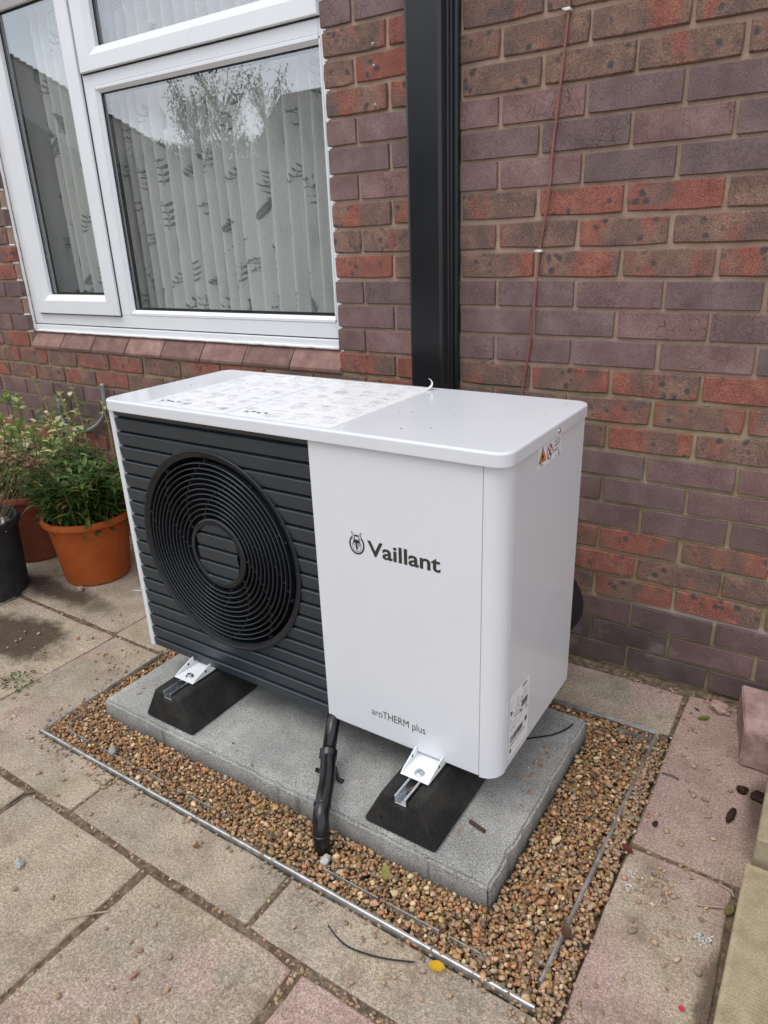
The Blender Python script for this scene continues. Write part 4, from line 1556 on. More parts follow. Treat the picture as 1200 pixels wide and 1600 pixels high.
fan = bpy.data.objects.new('fan_grille', None)
COL.objects.link(fan)
fan.parent = hp
fan.matrix_parent_inverse = Matrix.Translation(hp.location).inverted()
m = MB()
m.lathe([(FR + .0025, YFR + .012), (FR + .0025, YFR + .0004), (FR + .0012, YFR - .0008), (FR - .0040, YFR - .0008), (FR - .0065, YFR + .0012), (FR - .0150, YFR + .0050), (FR - .0185, YFR + .012), (FR - .0195, YFR + .10)], 96, FX, FZ, 'y')
m.build('outer_rim', M_RING, fan, auto=30)
NR = 11
R0, R1 = HR + .0255, FR - .0300
ringr = [R0 + (R1 - R0) * i / (NR - 1) for i in range(NR)]
for i, r in enumerate(ringr):
    m = MB()
    yy = YFR + .001 + .002 * math.sin(math.pi * i / (NR - 1)) * -1
    m.lathe([(r - .0015, yy + .016), (r - .0017, yy + .0010), (r - .0007, yy), (r + .0007, yy), (r + .0017, yy + .0010), (r + .0015, yy + .016)], 84, FX, FZ, 'y', closed=True)
    m.build('ring', M_RIB, fan, auto=40)
m = MB()
m.lathe([(HR - .003, YFR + .014), (HR - .0025, YFR + .0008), (HR - .0005, YFR - .0006), (HR + .003, YFR + .0010), (HR + .009, YFR + .0012), (HR + .0125, YFR + .004), (HR + .0135, YFR + .016), (HR - .003, YFR + .016)], 72, FX, FZ, 'y')
m.build('hub_rim', M_RING, fan, auto=30)
m = MB()
m.lathe([(.0005, YFR + .0137), (HR, YFR + .0137)], 48, FX, FZ, 'y')
m.build('hub_disc', M_VOID, fan, fix=False)
for q in hubm.v_all:
    q.build('hub_slat', M_DARK, fan, fix=False)
m = MB()
allr = [HR + .0125] + ringr + [FR - .0165]
for i in range(len(allr) - 1):
    ra, rb_ = allr[i] + .001, allr[i + 1] - .001
    for j in range(10):
        a = 2 * math.pi * j / 10 + i * .23 + (.314 if i % 2 else 0)
        c, s_ = math.cos(a), math.sin(a)
        t = .0011
        for yy0, yy1 in ((YFR + .003, YFR + .014),):
            vs = []
            for rr_ in (ra, rb_):
                for sg in (-1, 1):
                    for y in (yy0, yy1):
                        vs.append((FX + rr_ * c - sg * t * s_, y, FZ + rr_ * s_ + sg * t * c))
            m.add(vs, [(0, 2, 6, 4), (1, 5, 7, 3), (0, 4, 5, 1), (2, 3, 7, 6)])
tag(m.build('grille_ribs', M_RIB, fan, fix=True), kind='stuff')
# cavity and fan
m = MB()
m.lathe([(FR - .018, YFR + .10), (FR - .03, YFR + .16), (.0005, YFR + .16)], 48, FX, FZ, 'y')
m.build('cavity', M_VOID, fan, smooth=True)
m = MB()
for j in range(3):
    a0 = 2.1 * j + .4
    g_ = []
    for u in range(7):
        r = .06 + (.235 - .06) * u / 6
        for v in range(5):
            a = a0 + (v / 4 - .5) * (1.1 - .25 * u / 6) + .25 * u / 6
            g_.append((FX + r * math.cos(a), YFR + .105 - .045 * (v / 4 - .5) * 1.4, FZ + r * math.sin(a)))
    m.add(g_, [(u * 5 + v, u * 5 + v + 1, u * 5 + v + 6, u * 5 + v + 5) for u in range(6) for v in range(4)])
m.lathe([(.0005, YFR + .06), (.05, YFR + .062), (.062, YFR + .075), (.062, YFR + .15)], 32, FX, FZ, 'y')
m.build('fan_blades', M_VOID, fan, smooth=True, fix=False)


# ---------------------------------------------------------------- print on the unit
def text(name, body, loc, rot, size, mat, parent, width=None, bold=0.0, align='LEFT', height=None):
    cu_ = bpy.data.curves.new(name, 'FONT')
    cu_.body = body
    cu_.size = 1.0
    cu_.offset = bold
    cu_.align_x = align
    cu_.resolution_u = 4
    t = bpy.data.objects.new(name, cu_)
    COL.objects.link(t)
    bpy.context.view_layer.update()
    dg = bpy.context.evaluated_depsgraph_get()
    me_ = bpy.data.meshes.new_from_object(t.evaluated_get(dg))
    bpy.data.objects.remove(t)
    xs_ = [v.co.x for v in me_.vertices]
    wid = max(xs_) - min(xs_)
    sx = (width / wid) if width else size
    sz = size
    mn = min(xs_)
    for v in me_.vertices:
        v.co.x = (v.co.x - mn) * sx
        v.co.y = v.co.y * sz
    me_.materials.clear()
    me_.materials.append(mat)
    o = link(name, me_, parent)
    o.location = loc
    o.rotation_euler = rot
    return o


FRONT = (R_(90), 0, 0)
SIDE = (R_(90), 0, R_(90))
YP = YFR - .0005
text('brand_lettering', 'Vaillant', (.0800, YP, .6258), FRONT, .0485, M_INK, hp, width=.1745, bold=.022)
text('model_lettering', 'aroTHERM plus', (.0695, YP, .2150), FRONT, .0285, M_INK, hp, width=.1430, bold=-.004)


def flat(name, polys, parent, mat, plane, off):
    """polys of (u, v) drawn on the front (y) or the side (x) plane."""
    m_ = MB()
    for P in polys:
        if plane == 'front':
            vs = [(u, off, v) for u, v in P]
        elif plane == 'side':
            vs = [(off, u, v) for u, v in P]
        else:
            vs = [(u, v, off) for u, v in P]
        m_.add(vs, [tuple(range(len(P)))])
    return m_.build(name, mat, parent, fix=False)


def ringpoly(cx, cz, rx, rz, t, n=40, a0=0, a1=360):
    out = []
    for i in range(n):
        a, b_ = R_(a0 + (a1 - a0) * i / n), R_(a0 + (a1 - a0) * (i + 1) / n)
        out.append([(cx + (rx - t) * math.cos(a), cz + (rz - t) * math.sin(a)), (cx + rx * math.cos(a), cz + rz * math.sin(a)),
                    (cx + rx * math.cos(b_), cz + rz * math.sin(b_)), (cx + (rx - t) * math.cos(b_), cz + (rz - t) * math.sin(b_))])
    return out


def ell(cx, cz, rx, rz, n=16, rot=0):
    return [(cx + rx * math.cos(2 * math.pi * i / n) * math.cos(rot) - rz * math.sin(2 * math.pi * i / n) * math.sin(rot),
             cz + rx * math.cos(2 * math.pi * i / n) * math.sin(rot) + rz * math.sin(2 * math.pi * i / n) * math.cos(rot)) for i in range(n)]


EX, EZ = .0530, .6440     # emblem: a hare's head in an oval ring
em = bpy.data.objects.new('emblem', None)
COL.objects.link(em)
em.parent = hp
em.matrix_parent_inverse = Matrix.Translation(hp.location).inverted()
flat('oval_ring', ringpoly(EX, EZ, .0198, .0228, .0040), em, M_INK, 'front', YP)
flat('ear_backing', [ell(EX - .0085, EZ + .0180, .0035, .0150, 14, .30), ell(EX + .0085, EZ + .0180, .0035, .0150, 14, -.30)], em, M_SHELL, 'front', YP - .0002)
flat('head_dark', [ell(EX, EZ + .0030, .0095, .0090, 20), [(EX - .0035, EZ + .004), (EX + .0035, EZ + .004), (EX + .0022, EZ - .009), (EX, EZ - .0115), (EX - .0022, EZ - .009)]] +
     ringpoly(EX, EZ - .003, .0115, .0135, .0009, 30, 150, 390), em, M_INK, 'front', YP - .0004)
flat('ears', ringpoly(0, 0, 0, 0, 0, 1) * 0 + [ell(EX - .0078, EZ + .0170, .0026, .0130, 14, .30), ell(EX + .0078, EZ + .0170, .0026, .0130, 14, -.30)], em, M_INK, 'front', YP - .0004)
flat('ear_light', [ell(EX - .0082, EZ + .0185, .0011, .0088, 12, .30), ell(EX + .0082, EZ + .0185, .0011, .0088, 12, -.30)], em, M_SHELL, 'front', YP - .0006)
flat('eye_patch', [ell(EX - .0046, EZ - .0003, .0030, .0046, 12, .2), ell(EX + .0046, EZ - .0003, .0030, .0046, 12, -.2)], em, M_SHELL, 'front', YP - .0006)
flat('eyes', [ell(EX - .0044, EZ - .0003, .0015, .0026, 10), ell(EX + .0044, EZ - .0003, .0015, .0026, 10)], em, M_INK, 'front', YP - .0008)
flat('muzzle', [[(EX - .004, EZ - .0105), (EX + .004, EZ - .0105), (EX + .0015, EZ - .0140), (EX - .0015, EZ - .0140)]], em, M_SHELL, 'front', YP - .0005)
flat('nose', [[(EX - .0022, EZ - .0100), (EX + .0022, EZ - .0100), (EX, EZ - .0135)]], em, M_INK, 'front', YP - .0007)

# instruction sheets on the lid
rr = random.Random(3)
ZL = LZ1 + .0008


def lid_sheet(x0, x1, y0, y1):
    b_ = MB()
    b_.box(x0, x1, y0, y1, LZ1 + .0001, ZL)
    sh = b_.build('instruction_sheet', M_PAPER, hp)
    dark, grey, mid_ = [], [], []

    def q(u, v, w, h, rot=0.0):
        c, s_ = math.cos(rot), math.sin(rot)
        return [(u + c * a - s_ * b2, v + s_ * a + c * b2) for a, b2 in ((-w / 2, -h / 2), (w / 2, -h / 2), (w / 2, h / 2), (-w / 2, h / 2))]
    cols, rows = 4, 5
    for i in range(cols):
        for j in range(rows):
            cx = x0 + (x1 - x0) * (i + .5) / cols
            cy = y0 + (y1 - y0) * (j + .5) / rows
            cw, ch = (x1 - x0) / cols * .84, (y1 - y0) / rows * .80
            for t in range(rr.randrange(2, 5)):   # caption lines
                grey.append(q(cx - cw * .2 + rr.uniform(-.01, .01), cy + ch * .45 - t * .0045, cw * rr.uniform(.3, .6), .0011))
            for t in range(rr.randrange(6, 12)):   # line-drawn parts
                mid_.append(q(cx + rr.uniform(-.45, .45) * cw, cy + rr.uniform(-.45, .3) * ch, rr.uniform(.004, .028), .0007, rr.choice([0, 1.57, .55, -.55, .9])))
            if rr.random() < .5:
                u, v, w, h = cx + rr.uniform(-.2, .2) * cw, cy - ch * .12, cw * rr.uniform(.3, .55), ch * rr.uniform(.22, .5)
                for e in (q(u, v + h / 2, w, .0007), q(u, v - h / 2, w, .0007), q(u - w / 2, v, .0007, h), q(u + w / 2, v, .0007, h)):
                    mid_.append(e)
                if rr.random() < .3:
                    for s_ in range(5):
                        grey.append(q(u - w * .4 + s_ * w * .2, v, w * .11, h * .75))
            for t in range(rr.randrange(0, 2)):
                dark.append(q(cx + rr.uniform(-.45, .45) * cw, cy + rr.uniform(-.45, .45) * ch, rr.uniform(.003, .009), rr.uniform(.0010, .0026), rr.uniform(-.6, .6)))
    for i in range(4):
        dark.append(q(x0 + .03 + i * .018, y0 + .035 + .004 * (i % 2), .009, .007, .3))
    for t in range(3):
        dark.append(q(rr.uniform(x0 + .1, x1 - .03), rr.uniform(y0 + .1, y1 - .08), .018, .0016, rr.uniform(-1, 1)))
    for nm, P, m_ in (('faint_print', grey, M_INKL), ('line_print', mid_, M_INKM), ('dark_marks', dark, M_INK)):
        tag(flat(nm, P, sh, m_, 'top', ZL + {'faint_print': .0003, 'line_print': .0005, 'dark_marks': .0007}[nm]), kind='stuff')
    return sh


s1 = lid_sheet(-.580, -.302, -.788, -.366)
s2 = lid_sheet(-.296, .001, -.788, -.366)
b = MB()   # curled-up tab at the rear corner of the second sheet
tab = [(-.008, -.388, ZL), (.000, -.383, ZL + .004), (.005, -.379, ZL + .010), (.005, -.376, ZL + .017), (.000, -.374, ZL + .023), (-.006, -.374, ZL + .026)]
wd = Vector((.012, -.014, .002))
for i, p in enumerate(tab):
    w = wd * (1 - .12 * i)
    b.v += [tuple(Vector(p) - w), tuple(Vector(p) + w * .6)]
b.f = [(2 * i, 2 * i + 2, 2 * i + 3, 2 * i + 1) for i in range(len(tab) - 1)]
o = b.build('curled_tab', M_PAPER, hp, smooth=True)
sm = o.modifiers.new('thick', 'SOLIDIFY')
sm.thickness = .0008

rr = random.Random(12)
sk = [(rr.uniform(-.10, .36), rr.uniform(-.77, -.38), LZ1 + .0006) for _ in range(26)] + [(rr.uniform(-.70, -.56), rr.uniform(-.77, -.40), LZ1 + .0006) for _ in range(8)]
tag(pebbles('lid_specks', np.array(sk), np.array([rr.uniform(.0006, .0017) for _ in sk])), 'dark specks of grit scattered on the white lid', 'grit', kind='stuff')

# stickers on the right side panel
XP = X1 + .0004
ws = bpy.data.objects.new('warning_sticker', None)
COL.objects.link(ws)
ws.parent = hp
ws.matrix_parent_inverse = Matrix.Translation(hp.location).inverted()
wy0, wy1, wz0, wz1 = -.641, -.512, .8120, .8560
flat('sticker_film', [[(wy0, wz0), (wy1, wz0), (wy1, wz1), (wy0, wz1)]], ws, M_PAPER, 'side', XP)
cy_, cz_ = wy0 + .025, wz0 + .024
flat('triangle_border', [[(cy_ - .0205, cz_ - .0135), (cy_ + .0205, cz_ - .0135), (cy_, cz_ + .0185)]], ws, M_INK, 'side', XP + .0003)
flat('triangle', [[(cy_ - .0172, cz_ - .0115), (cy_ + .0172, cz_ - .0115), (cy_, cz_ + .0150)]], ws, M_ORANGE_INK, 'side', XP + .0006)
flat('flame', [[(cy_ - .0045, cz_ - .006), (cy_ + .0045, cz_ - .006), (cy_ + .0055, cz_ - .001), (cy_ + .002, cz_ + .001), (cy_, cz_ + .008), (cy_ - .003, cz_ + .002), (cy_ - .0055, cz_ + .0005)],
               [(cy_ - .006, cz_ - .009), (cy_ + .006, cz_ - .009), (cy_ + .006, cz_ - .0078), (cy_ - .006, cz_ - .0078)]], ws, M_INK, 'side', XP + .0009)
text('refrigerant_mark', 'R290', (XP + .0003, cy_ - .011, wz0 + .0030), SIDE, .0072, M_INK, ws)
pc, pz = wy0 + .064, wz0 + .022
flat('ban_ring', ringpoly(pc, pz, .0155, .0165, .0030, 32), ws, M_RED_INK, 'side', XP + .0003)
flat('ban_bar', [[(pc - .0115, pz + .0095), (pc - .0092, pz + .0118), (pc + .0115, pz - .0095), (pc + .0092, pz - .0118)]], ws, M_RED_INK, 'side', XP + .0005)
flat('ban_figure', [[(pc - .006, pz - .010), (pc - .003, pz - .010), (pc + .001, pz - .001), (pc + .006, pz + .003), (pc + .004, pz + .006), (pc - .003, pz + .002)], ell(pc + .006, pz + .0085, .003, .003, 10),
                    [(pc + .003, pz - .009), (pc + .0055, pz - .009), (pc + .0055, pz - .004), (pc + .003, pz - .004)]], ws, M_INK, 'side', XP + .0004)
iy = wy0 + .104
P = []
for (a, b_, c, d, t) in [(-.018, .0275, .016, .0300, .0011), (-.018, .0275, -.019, .017, .0011), (.016, .030, .017, .018, .0011), (-.014, .0345, .012, .0375, .0011), (.012, .0375, .019, .033, .0011),
                         (-.006, .0245, .010, .0315, .0026), (-.019, .013, -.012, .016, .0011), (-.012, .016, -.006, .013, .0011), (-.006, .013, .001, .016, .0011), (.001, .016, .007, .013, .0011), (.007, .013, .013, .016, .0011),
                         (-.018, .0175, -.011, .0200, .0011), (-.011, .02, -.004, .0175, .0011), (-.004, .0175, .003, .0200, .0011), (.003, .02, .010, .0175, .0011), (.012, .004, .018, .004, .006), (.012, .010, .018, .010, .002), (-.008, .004, .004, .004, .0012)]:
    d_v = Vector((c - a, d - b_))
    n_v = Vector((-d_v.y, d_v.x)).normalized() * t / 2
    A, B = Vector((iy + a, wz0 + b_)), Vector((iy + c, wz0 + d))
    P.append([tuple(A - n_v), tuple(B - n_v), tuple(B + n_v), tuple(A + n_v)])
flat('service_pictogram', P, ws, M_INK, 'side', XP + .0003)

rp = bpy.data.objects.new('rating_plate', None)
COL.objects.link(rp)
rp.parent = hp
rp.matrix_parent_inverse = Matrix.Translation(hp.location).inverted()
ry0, ry1, rz0, rz1 = -.738, -.630, .1770, .3400
flat('plate_film', [[(ry0, rz0), (ry1, rz0), (ry1, rz1), (ry0, rz1)]], rp, M_PAPER, 'side', XP)
rr = random.Random(8)
dk, gy = [], []


def rq(P, y, z, w, h):
    P.append([(y, z), (y + w, z), (y + w, z + h), (y, z + h)])


text('plate_brand', 'Vaillant', (XP + .0003, ry0 + .066, rz1 - .0135), SIDE, .0095, M_INK, rp, bold=.02)
z = rz1 - .024
while z > rz0 + .070:
    y = ry0 + .005 + rr.choice([0, 0, .02, .035])
    while y < ry1 - .012:
        w = rr.uniform(.006, .020)
        if rr.random() < .78:
            rq(gy if rr.random() < .5 else dk, y, z, min(w, ry1 - .005 - y), .0011)
        y += w + rr.uniform(.002, .012)
    z -= rr.choice([.0034, .0034, .0046])
for (yb_, zb_, w, h) in ((ry0 + .008, rz0 + .040, .066, .016), (ry0 + .066, rz0 + .098, .034, .016)):
    y = yb_
    while y < yb_ + w:
        t = rr.choice([.0006, .0006, .0012, .0018])
        rq(dk, y, zb_, t, h)
        y += t + rr.choice([.0006, .0012, .0006])
for i in range(14):
    rq(dk, ry0 + .010 + i * .0058, rz0 + .030, .003, .004)
rq(dk, ry0 + .088, rz0 + .046, .012, .012)
rq(dk, ry0 + .006, rz0 + .014, .008, .010)
rq(dk, ry0 + .006, rz1 - .050, .009, .010)
rq(dk, ry0 + .060, rz1 - .075, .006, .008)
tag(flat('plate_lines', gy, rp, M_INKM, 'side', XP + .0003), kind='stuff')
tag(flat('plate_bars', dk, rp, M_INK, 'side', XP + .0004), kind='stuff')


# ---------------------------------------------------------------- mounting feet
def foot(cx, label, with_chip):
    o = thing('rubber_foot', label, 'mounting foot', (cx, -.64, .05), 'rubber feet under the heat pump')
    y0, y1 = -.936, -.345
    bw, tw, h = .0890, .0470, .095
    b_ = MB()
    ch = .0165   # half width of the strut groove
    prof = [(-bw, 0), (bw, 0), (bw, .010), (tw, h), (ch, h), (ch, h - .018), (-ch, h - .018), (-ch, h), (-tw, h), (-bw, .010)]
    n = len(prof)
    sl_y = .009
    for yy, s_ in ((y0, 1), (y1, -1)):
        for u, v in prof:
            b_.v.append((cx + u, yy + s_ * sl_y * max(0, v - .01) / h, .0505 + v))
    b_.f = [tuple(range(n)), tuple(range(2 * n - 1, n - 1, -1))] + [(i, n + i, n + (i + 1) % n, (i + 1) % n) for i in range(n)]
    b_.build('rubber_block', M_RUBBER, o, bevel=.0085, segs=4)
    # two small moulding holes on the front end
    hb = MB()
    for u in (-.045, .030):
        hb.lathe([(.0003, -.9342), (.0042, -.9342)], 12, cx + u, .050 + .032, 'y')
    tag(hb.build('moulding_holes', M_VOID, o, fix=False), kind='stuff')
    zt_ = .0505 + h
    b_ = MB()   # strut: a U of zinc plated steel let into the groove
    w_, t_ = .0150, .0022
    prof = [(-w_, zt_ - .0165), (w_, zt_ - .0165), (w_, zt_ + .004), (w_ - .0055, zt_ + .004), (w_ - .0055, zt_ + .0018), (w_ - t_, zt_ + .0018), (w_ - t_, zt_ - .0143),
            (-w_ + t_, zt_ - .0143), (-w_ + t_, zt_ + .0018), (-w_ + .0055, zt_ + .0018), (-w_ + .0055, zt_ + .004), (-w_, zt_ + .004)]
    b_.prism([(cx + u, v) for u, v in prof], y0 + .0105, y1 - .02, 1)
    b_.build('strut_channel', M_ZINC, o, bevel=.0005, segs=1)
    if with_chip:
        b_ = MB()
        b_.tube([(cx - .004, -.889, zt_ - .009), (cx + .007, -.872, zt_ - .006)], .0032, 8)
        b_.build('rusty_bit', plain('rust_chip', (0.16, 0.065, 0.04), .8), o)
    # white bracket
    bx, bw2, ztp = cx - .001, .0355, zt_ + .0045
    yA, yB = -.866, -.70
    m_ = MB()
    m_.box(bx - bw2, bx + bw2, yA, yB, ztp, ztp + .003)
    for sg in (-1, 1):
        xa, xb = (bx + sg * bw2, bx + sg * (bw2 - .003))
        P_ = [(yA + .002, ztp + .0032), (yA + .012, ztp + .009), (-.805, ztp + .026), (-.7965, ztp + .027), (-.7960, ZB - .001), (yB, ZB - .001), (yB, ztp + .0032)]
        m_.prism(P_, min(xa, xb), max(xa, xb), 0)
    m_.build('bracket', M_WHITE_STEEL, o, bevel=.0008, segs=1)
    hl = MB()
    for sg in (-1, 1):
        x_ = bx + sg * (bw2 + .0003)
        hl.add([(x_, -.817 + .0028 * math.cos(a), ztp + .0135 + .0045 * math.sin(a)) for a in np.linspace(0, 2 * np.pi, 13)[:-1]], [tuple(range(12))])
        x_ = bx + sg * (bw2 - .0033)
        hl.add([(x_, -.817 + .0028 * math.cos(a), ztp + .0135 + .0045 * math.sin(a)) for a in np.linspace(0, 2 * np.pi, 13)[:-1]], [tuple(range(12))])
    tag(hl.build('slot_holes', M_VOID, o, fix=False), kind='stuff')
    bl = MB()
    by = -.846
    bl.lathe([(.0005, ztp + .0058), (.0105, ztp + .0058), (.0115, ztp + .0048), (.0115, ztp + .0031)], 20, bx + .002, by)
    bl.lathe([(.0005, ztp + .0115), (.006, ztp + .0115), (.0068, ztp + .0100), (.0068, ztp + .0058)], 6, bx + .002, by)
    bl.build('bolt', M_ZINC, o, auto=30)
    return o


foot(-.5000, 'black rubber mounting foot with white bracket under the fan end of the heat pump', False)
foot(.2255, 'black rubber mounting foot with white bracket under the white end of the heat pump', True)

# condensate pipe
pipe = thing('condensate_pipe', 'black plastic drain pipe running from under the heat pump over the slab into the gravel', 'drain pipe', (.07, -1.01, 0))
A_ = [(-.078, -.735, .1750), (-.046, -.800, .147), (-.020, -.857, .104)]
B_ = [(-.020, -.857, .104), (.020, -.915, .094), (.046, -.962, .088), (.060, -.990, .078), (.068, -1.004, .058), (.072, -1.010, .030), (.074, -1.013, -.02)]
b = MB()
b.tube(A_, .0165, 20)
b.build('upper_tube', M_PIPE, pipe, smooth=True)
b = MB()
b.tube(bez(B_, 6), .0185, 20)
b.build('lower_tube', M_PIPE, pipe, auto=45)
b = MB()
d = (Vector(A_[2]) - Vector(A_[1])).normalized()
c0 = Vector(A_[2])
b.tube([c0 - d * .013, c0 - d * .012, c0 + d * .010, c0 + d * .011], [.0190, .0215, .0215, .0190], 20)
b.build('coupling', M_PIPE, pipe, auto=40)
for P in ((Vector((.052, -.975, .085)), Vector((.4, -.8, -.35))), (Vector((.0715, -1.009, .040)), Vector((.08, -.15, -1)))):
    b = MB()
    d = P[1].normalized()
    b.tube([P[0] - d * .004, P[0] - d * .003, P[0] + d * .003, P[0] + d * .004], [.0190, .0202, .0202, .0190], 20)
    b.build('pipe_collar', M_PIPE, pipe, auto=40)
for sg in (-1, 1):
    b = MB()
    q0 = Vector((-.012 + sg * .018, -.868, .085))
    q1 = Vector((-.012 + sg * .026, -.868, .054))
    q2 = Vector((-.012 + sg * .040, -.868, .053))
    b.tube([q0, q1, q2], [.005, .005, .006], 8)
    b.build('pipe_clip', M_PIPE, pipe, smooth=True)

lag = thing('lagged_hose', 'black insulated hose curving behind the right rear corner of the heat pump', 'hose', (.33, -.2, .28))
b = MB()
b.tube(bez([(.10, -.34, .48), (.20, -.30, .46), (.28, -.225, .385), (.318, -.17, .28), (.285, -.13, .19), (.20, -.10, .16), (.05, -.09, .20), (-.12, -.07, .28)], 8), .040, 16)
b.build('lagging', M_FOAM, lag, smooth=True)

# ================================================================== RAISED PAVERS AND BLOCK ON THE RIGHT


def dimple_paver(x0, x1, y0, y1, z0, z1, label, nx_lim):
    o = thing('raised_paver', label, 'paver', ((x0 + x1) / 2, (y0 + y1) / 2, z0), 'textured pavers stacked at the right edge')
    b_ = MB()
    b_.box(x0, x1, y0, y1, z0, z1)
    b_.build('stone_body', M_YEL, o, bevel=.005, segs=3)
    d_ = MB()   # raised pimples on the top, staggered
    pitch = .0066
    ny = int((y1 - y0 - .02) / pitch)
    for j in range(ny):
        nx_ = int((min(nx_lim, x1) - x0 - .014) / pitch)
        for i in range(nx_):
            x = x0 + .011 + i * pitch + (pitch / 2 if j % 2 else 0)
            y = y0 + .011 + j * pitch
            r = .0027 * random.uniform(.85, 1.1)
            h_ = .0024 * random.uniform(.6, 1.1)
            vs = [(x + r * math.cos(a), y + r * math.sin(a), z1 - .0002) for a in np.linspace(0, 2 * math.pi, 7)[:-1]]
            vs += [(x + r * .5 * math.cos(a), y + r * .5 * math.sin(a), z1 + h_) for a in np.linspace(0, 2 * math.pi, 7)[:-1]]
            d_.add(vs, [(k_, (k_ + 1) % 6, 6 + (k_ + 1) % 6, 6 + k_) for k_ in range(6)] + [(6, 7, 8, 9, 10, 11)])
    tag(d_.build('raised_dimples', M_YEL, o, smooth=True, fix=False), kind='stuff')
    return o


dimple_paver(.858, 1.45, -1.55, -.628, -.005, .050, 'long yellow grey paver with a pimpled top at the lower right', 1.08)
o = thing('rear_paver', 'rough yellow grey paver edge just behind the pimpled paver', 'paver', (1.1, -.5, 0), 'textured pavers stacked at the right edge')
b = MB()
b.box(.868, 1.45, -.606, -.305, .004, .098)
b.build('stone_body', M_YEL, o, bevel=.006, segs=3)

o = thing('stone_block', 'rough pinkish stone block standing against the wall at the right', 'block', (.87, -.16, 0))
bm = bmesh.new()
bmesh.ops.create_cube(bm, size=1)
for v in bm.verts:
    v.co = Vector((.768 + (.5 + v.co.x) * .23 + (.5 - v.co.y) * .036, -.275 + (v.co.y + .5) * .215, .002 + (v.co.z + .5) * .094))
bmesh.ops.subdivide_edges(bm, edges=bm.edges[:], cuts=7, use_grid_fill=True)
for v in bm.verts:
    q = v.co * 16
    v.co += Vector((mnoise.noise(q), mnoise.noise(q + Vector((5, 5, 5))), mnoise.noise(q + Vector((9, 1, 4))))) * .0045
bmesh.ops.bevel(bm, geom=[e for e in bm.edges if e.calc_face_angle(0) > .9], offset=.004, segments=2, affect='EDGES')
me = bpy.data.meshes.new('rough_stone')
bm.to_mesh(me)
bm.free()
me.materials.append(M_BLOCK)
me.polygons.foreach_set('use_smooth', [True] * len(me.polygons))
me.set_sharp_from_angle(angle=R_(45))
link('rough_stone', me, o)

# ================================================================== POTS AND PLANTS


def pot(o, cx, cy, rb, rt, h, mat, lip=.016, name='pot', saucer=False):
    b_ = MB()
    b_.lathe([(.001, .002), (rb - .006, .0015), (rb, .008), (rb + (rt - lip - rb) * .72, h * .72), (rb + (rt - lip - rb) * .735, h * .735), (rb + (rt - lip - rb) * .74 + .002, h * .75),
              (rt - lip, h - .030), (rt - lip * .3, h - .030), (rt, h - .024), (rt + .001, h - .012), (rt - .003, h - .003), (rt - .009, h), (rt - .016, h - .004), (rt - lip - .010, h - .040), (rt - lip - .014, h - .06)], 64, cx, cy)
    p = b_.build(name, mat, o, auto=32)
    s_ = MB()
    s_.lathe([(rt - lip - .011, h - .045), (rt * .5, h - .038), (.001, h - .034)], 40, cx, cy)
    s_.build('compost', M_SOIL, o, smooth=True)
    return p


def stemmy(o, cx, cy, z0, n, rad, height, leaf_l, leaf_w, cols, spread=.5, nl=16, seed=1, stemcol=(.16, .17, .06), droop=.25, upk=.5, bare=0.0):
    rr_ = random.Random(seed)
    F_, T_ = MB(), MB()
    for i in range(n):
        a = rr_.uniform(0, 6.283)
        r = rad * math.sqrt(rr_.random())
        b0 = Vector((cx + r * math.cos(a), cy + r * math.sin(a), z0))
        L = height * rr_.uniform(.55, 1.1)
        out = Vector((math.cos(a), math.sin(a), 0)) * (r / rad) * spread * L + Vector((rr_.uniform(-1, 1), rr_.uniform(-1, 1), 0)) * .10 * L
        tipp = b0 + out + Vector((0, 0, L))
        midp = b0 + out * .35 + Vector((0, 0, L * .55))
        pts_ = bez([b0, midp, tipp], 5)
        T_.tube(pts_, [.0022 * (1 - .6 * k_ / (len(pts_) - 1)) for k_ in range(len(pts_))], 5)
        for k_ in range(nl):
            t = bare + (1 - bare) * (k_ + rr_.random()) / nl
            idx = min(len(pts_) - 2, int(t * (len(pts_) - 1)))
            p = pts_[idx].lerp(pts_[idx + 1], t * (len(pts_) - 1) - idx)
            ph = k_ * 2.4 + rr_.uniform(-.4, .4)
            d_ = Vector((math.cos(ph), math.sin(ph), upk * rr_.uniform(.3, 1.6)))
            sc_ = rr_.uniform(.6, 1.15) * (1 - .25 * t)
            base_c = cols[rr_.randrange(len(cols))]
            v_ = rr_.uniform(.7, 1.3)
            F_.leaf(p, d_, Vector((0, 0, 1)), leaf_l * sc_, leaf_w * sc_, droop * rr_.uniform(.3, 1.6), tuple(x * v_ for x in base_c))
    T_.c = [tuple(x * rr_.uniform(.85, 1.15) for x in stemcol) for _ in T_.v]
    tag(T_.build('stems', M_TINT, o, fix=False, smooth=True), kind='stuff')
    tag(F_.build('foliage', M_LEAF, o, fix=False), kind='stuff')


GREENS = [(.045, .100, .020), (.060, .125, .026), (.034, .078, .018), (.085, .150, .032), (.12, .19, .045), (.15, .13, .045)]
op = thing('potted_plant', 'bushy green plant in a bright orange pot left of the heat pump', 'potted plant', (-1.586, -.374, 0))
pot(op, -1.586, -.374, .127, .172, .276, M_POT_O)
stemmy(op, -1.590, -.366, .225, 120, .132, .27, .070, .0215, GREENS, .50, 24, 4, droop=.35)

rp_ = thing('red_potted_plant', 'variegated cream and green shrub in a dull red pot against the wall', 'potted plant', (-2.03, -.36, 0))
pot(rp_, -2.03, -.36, .135, .165, .30, M_POT_R)
stemmy(rp_, -2.02, -.34, .255, 62, .12, .36, .056, .032, [(.44, .45, .19), (.10, .17, .045), (.56, .55, .30), (.07, .13, .03), (.50, .50, .25), (.16, .22, .07)], .75, 15, 9, droop=.2)
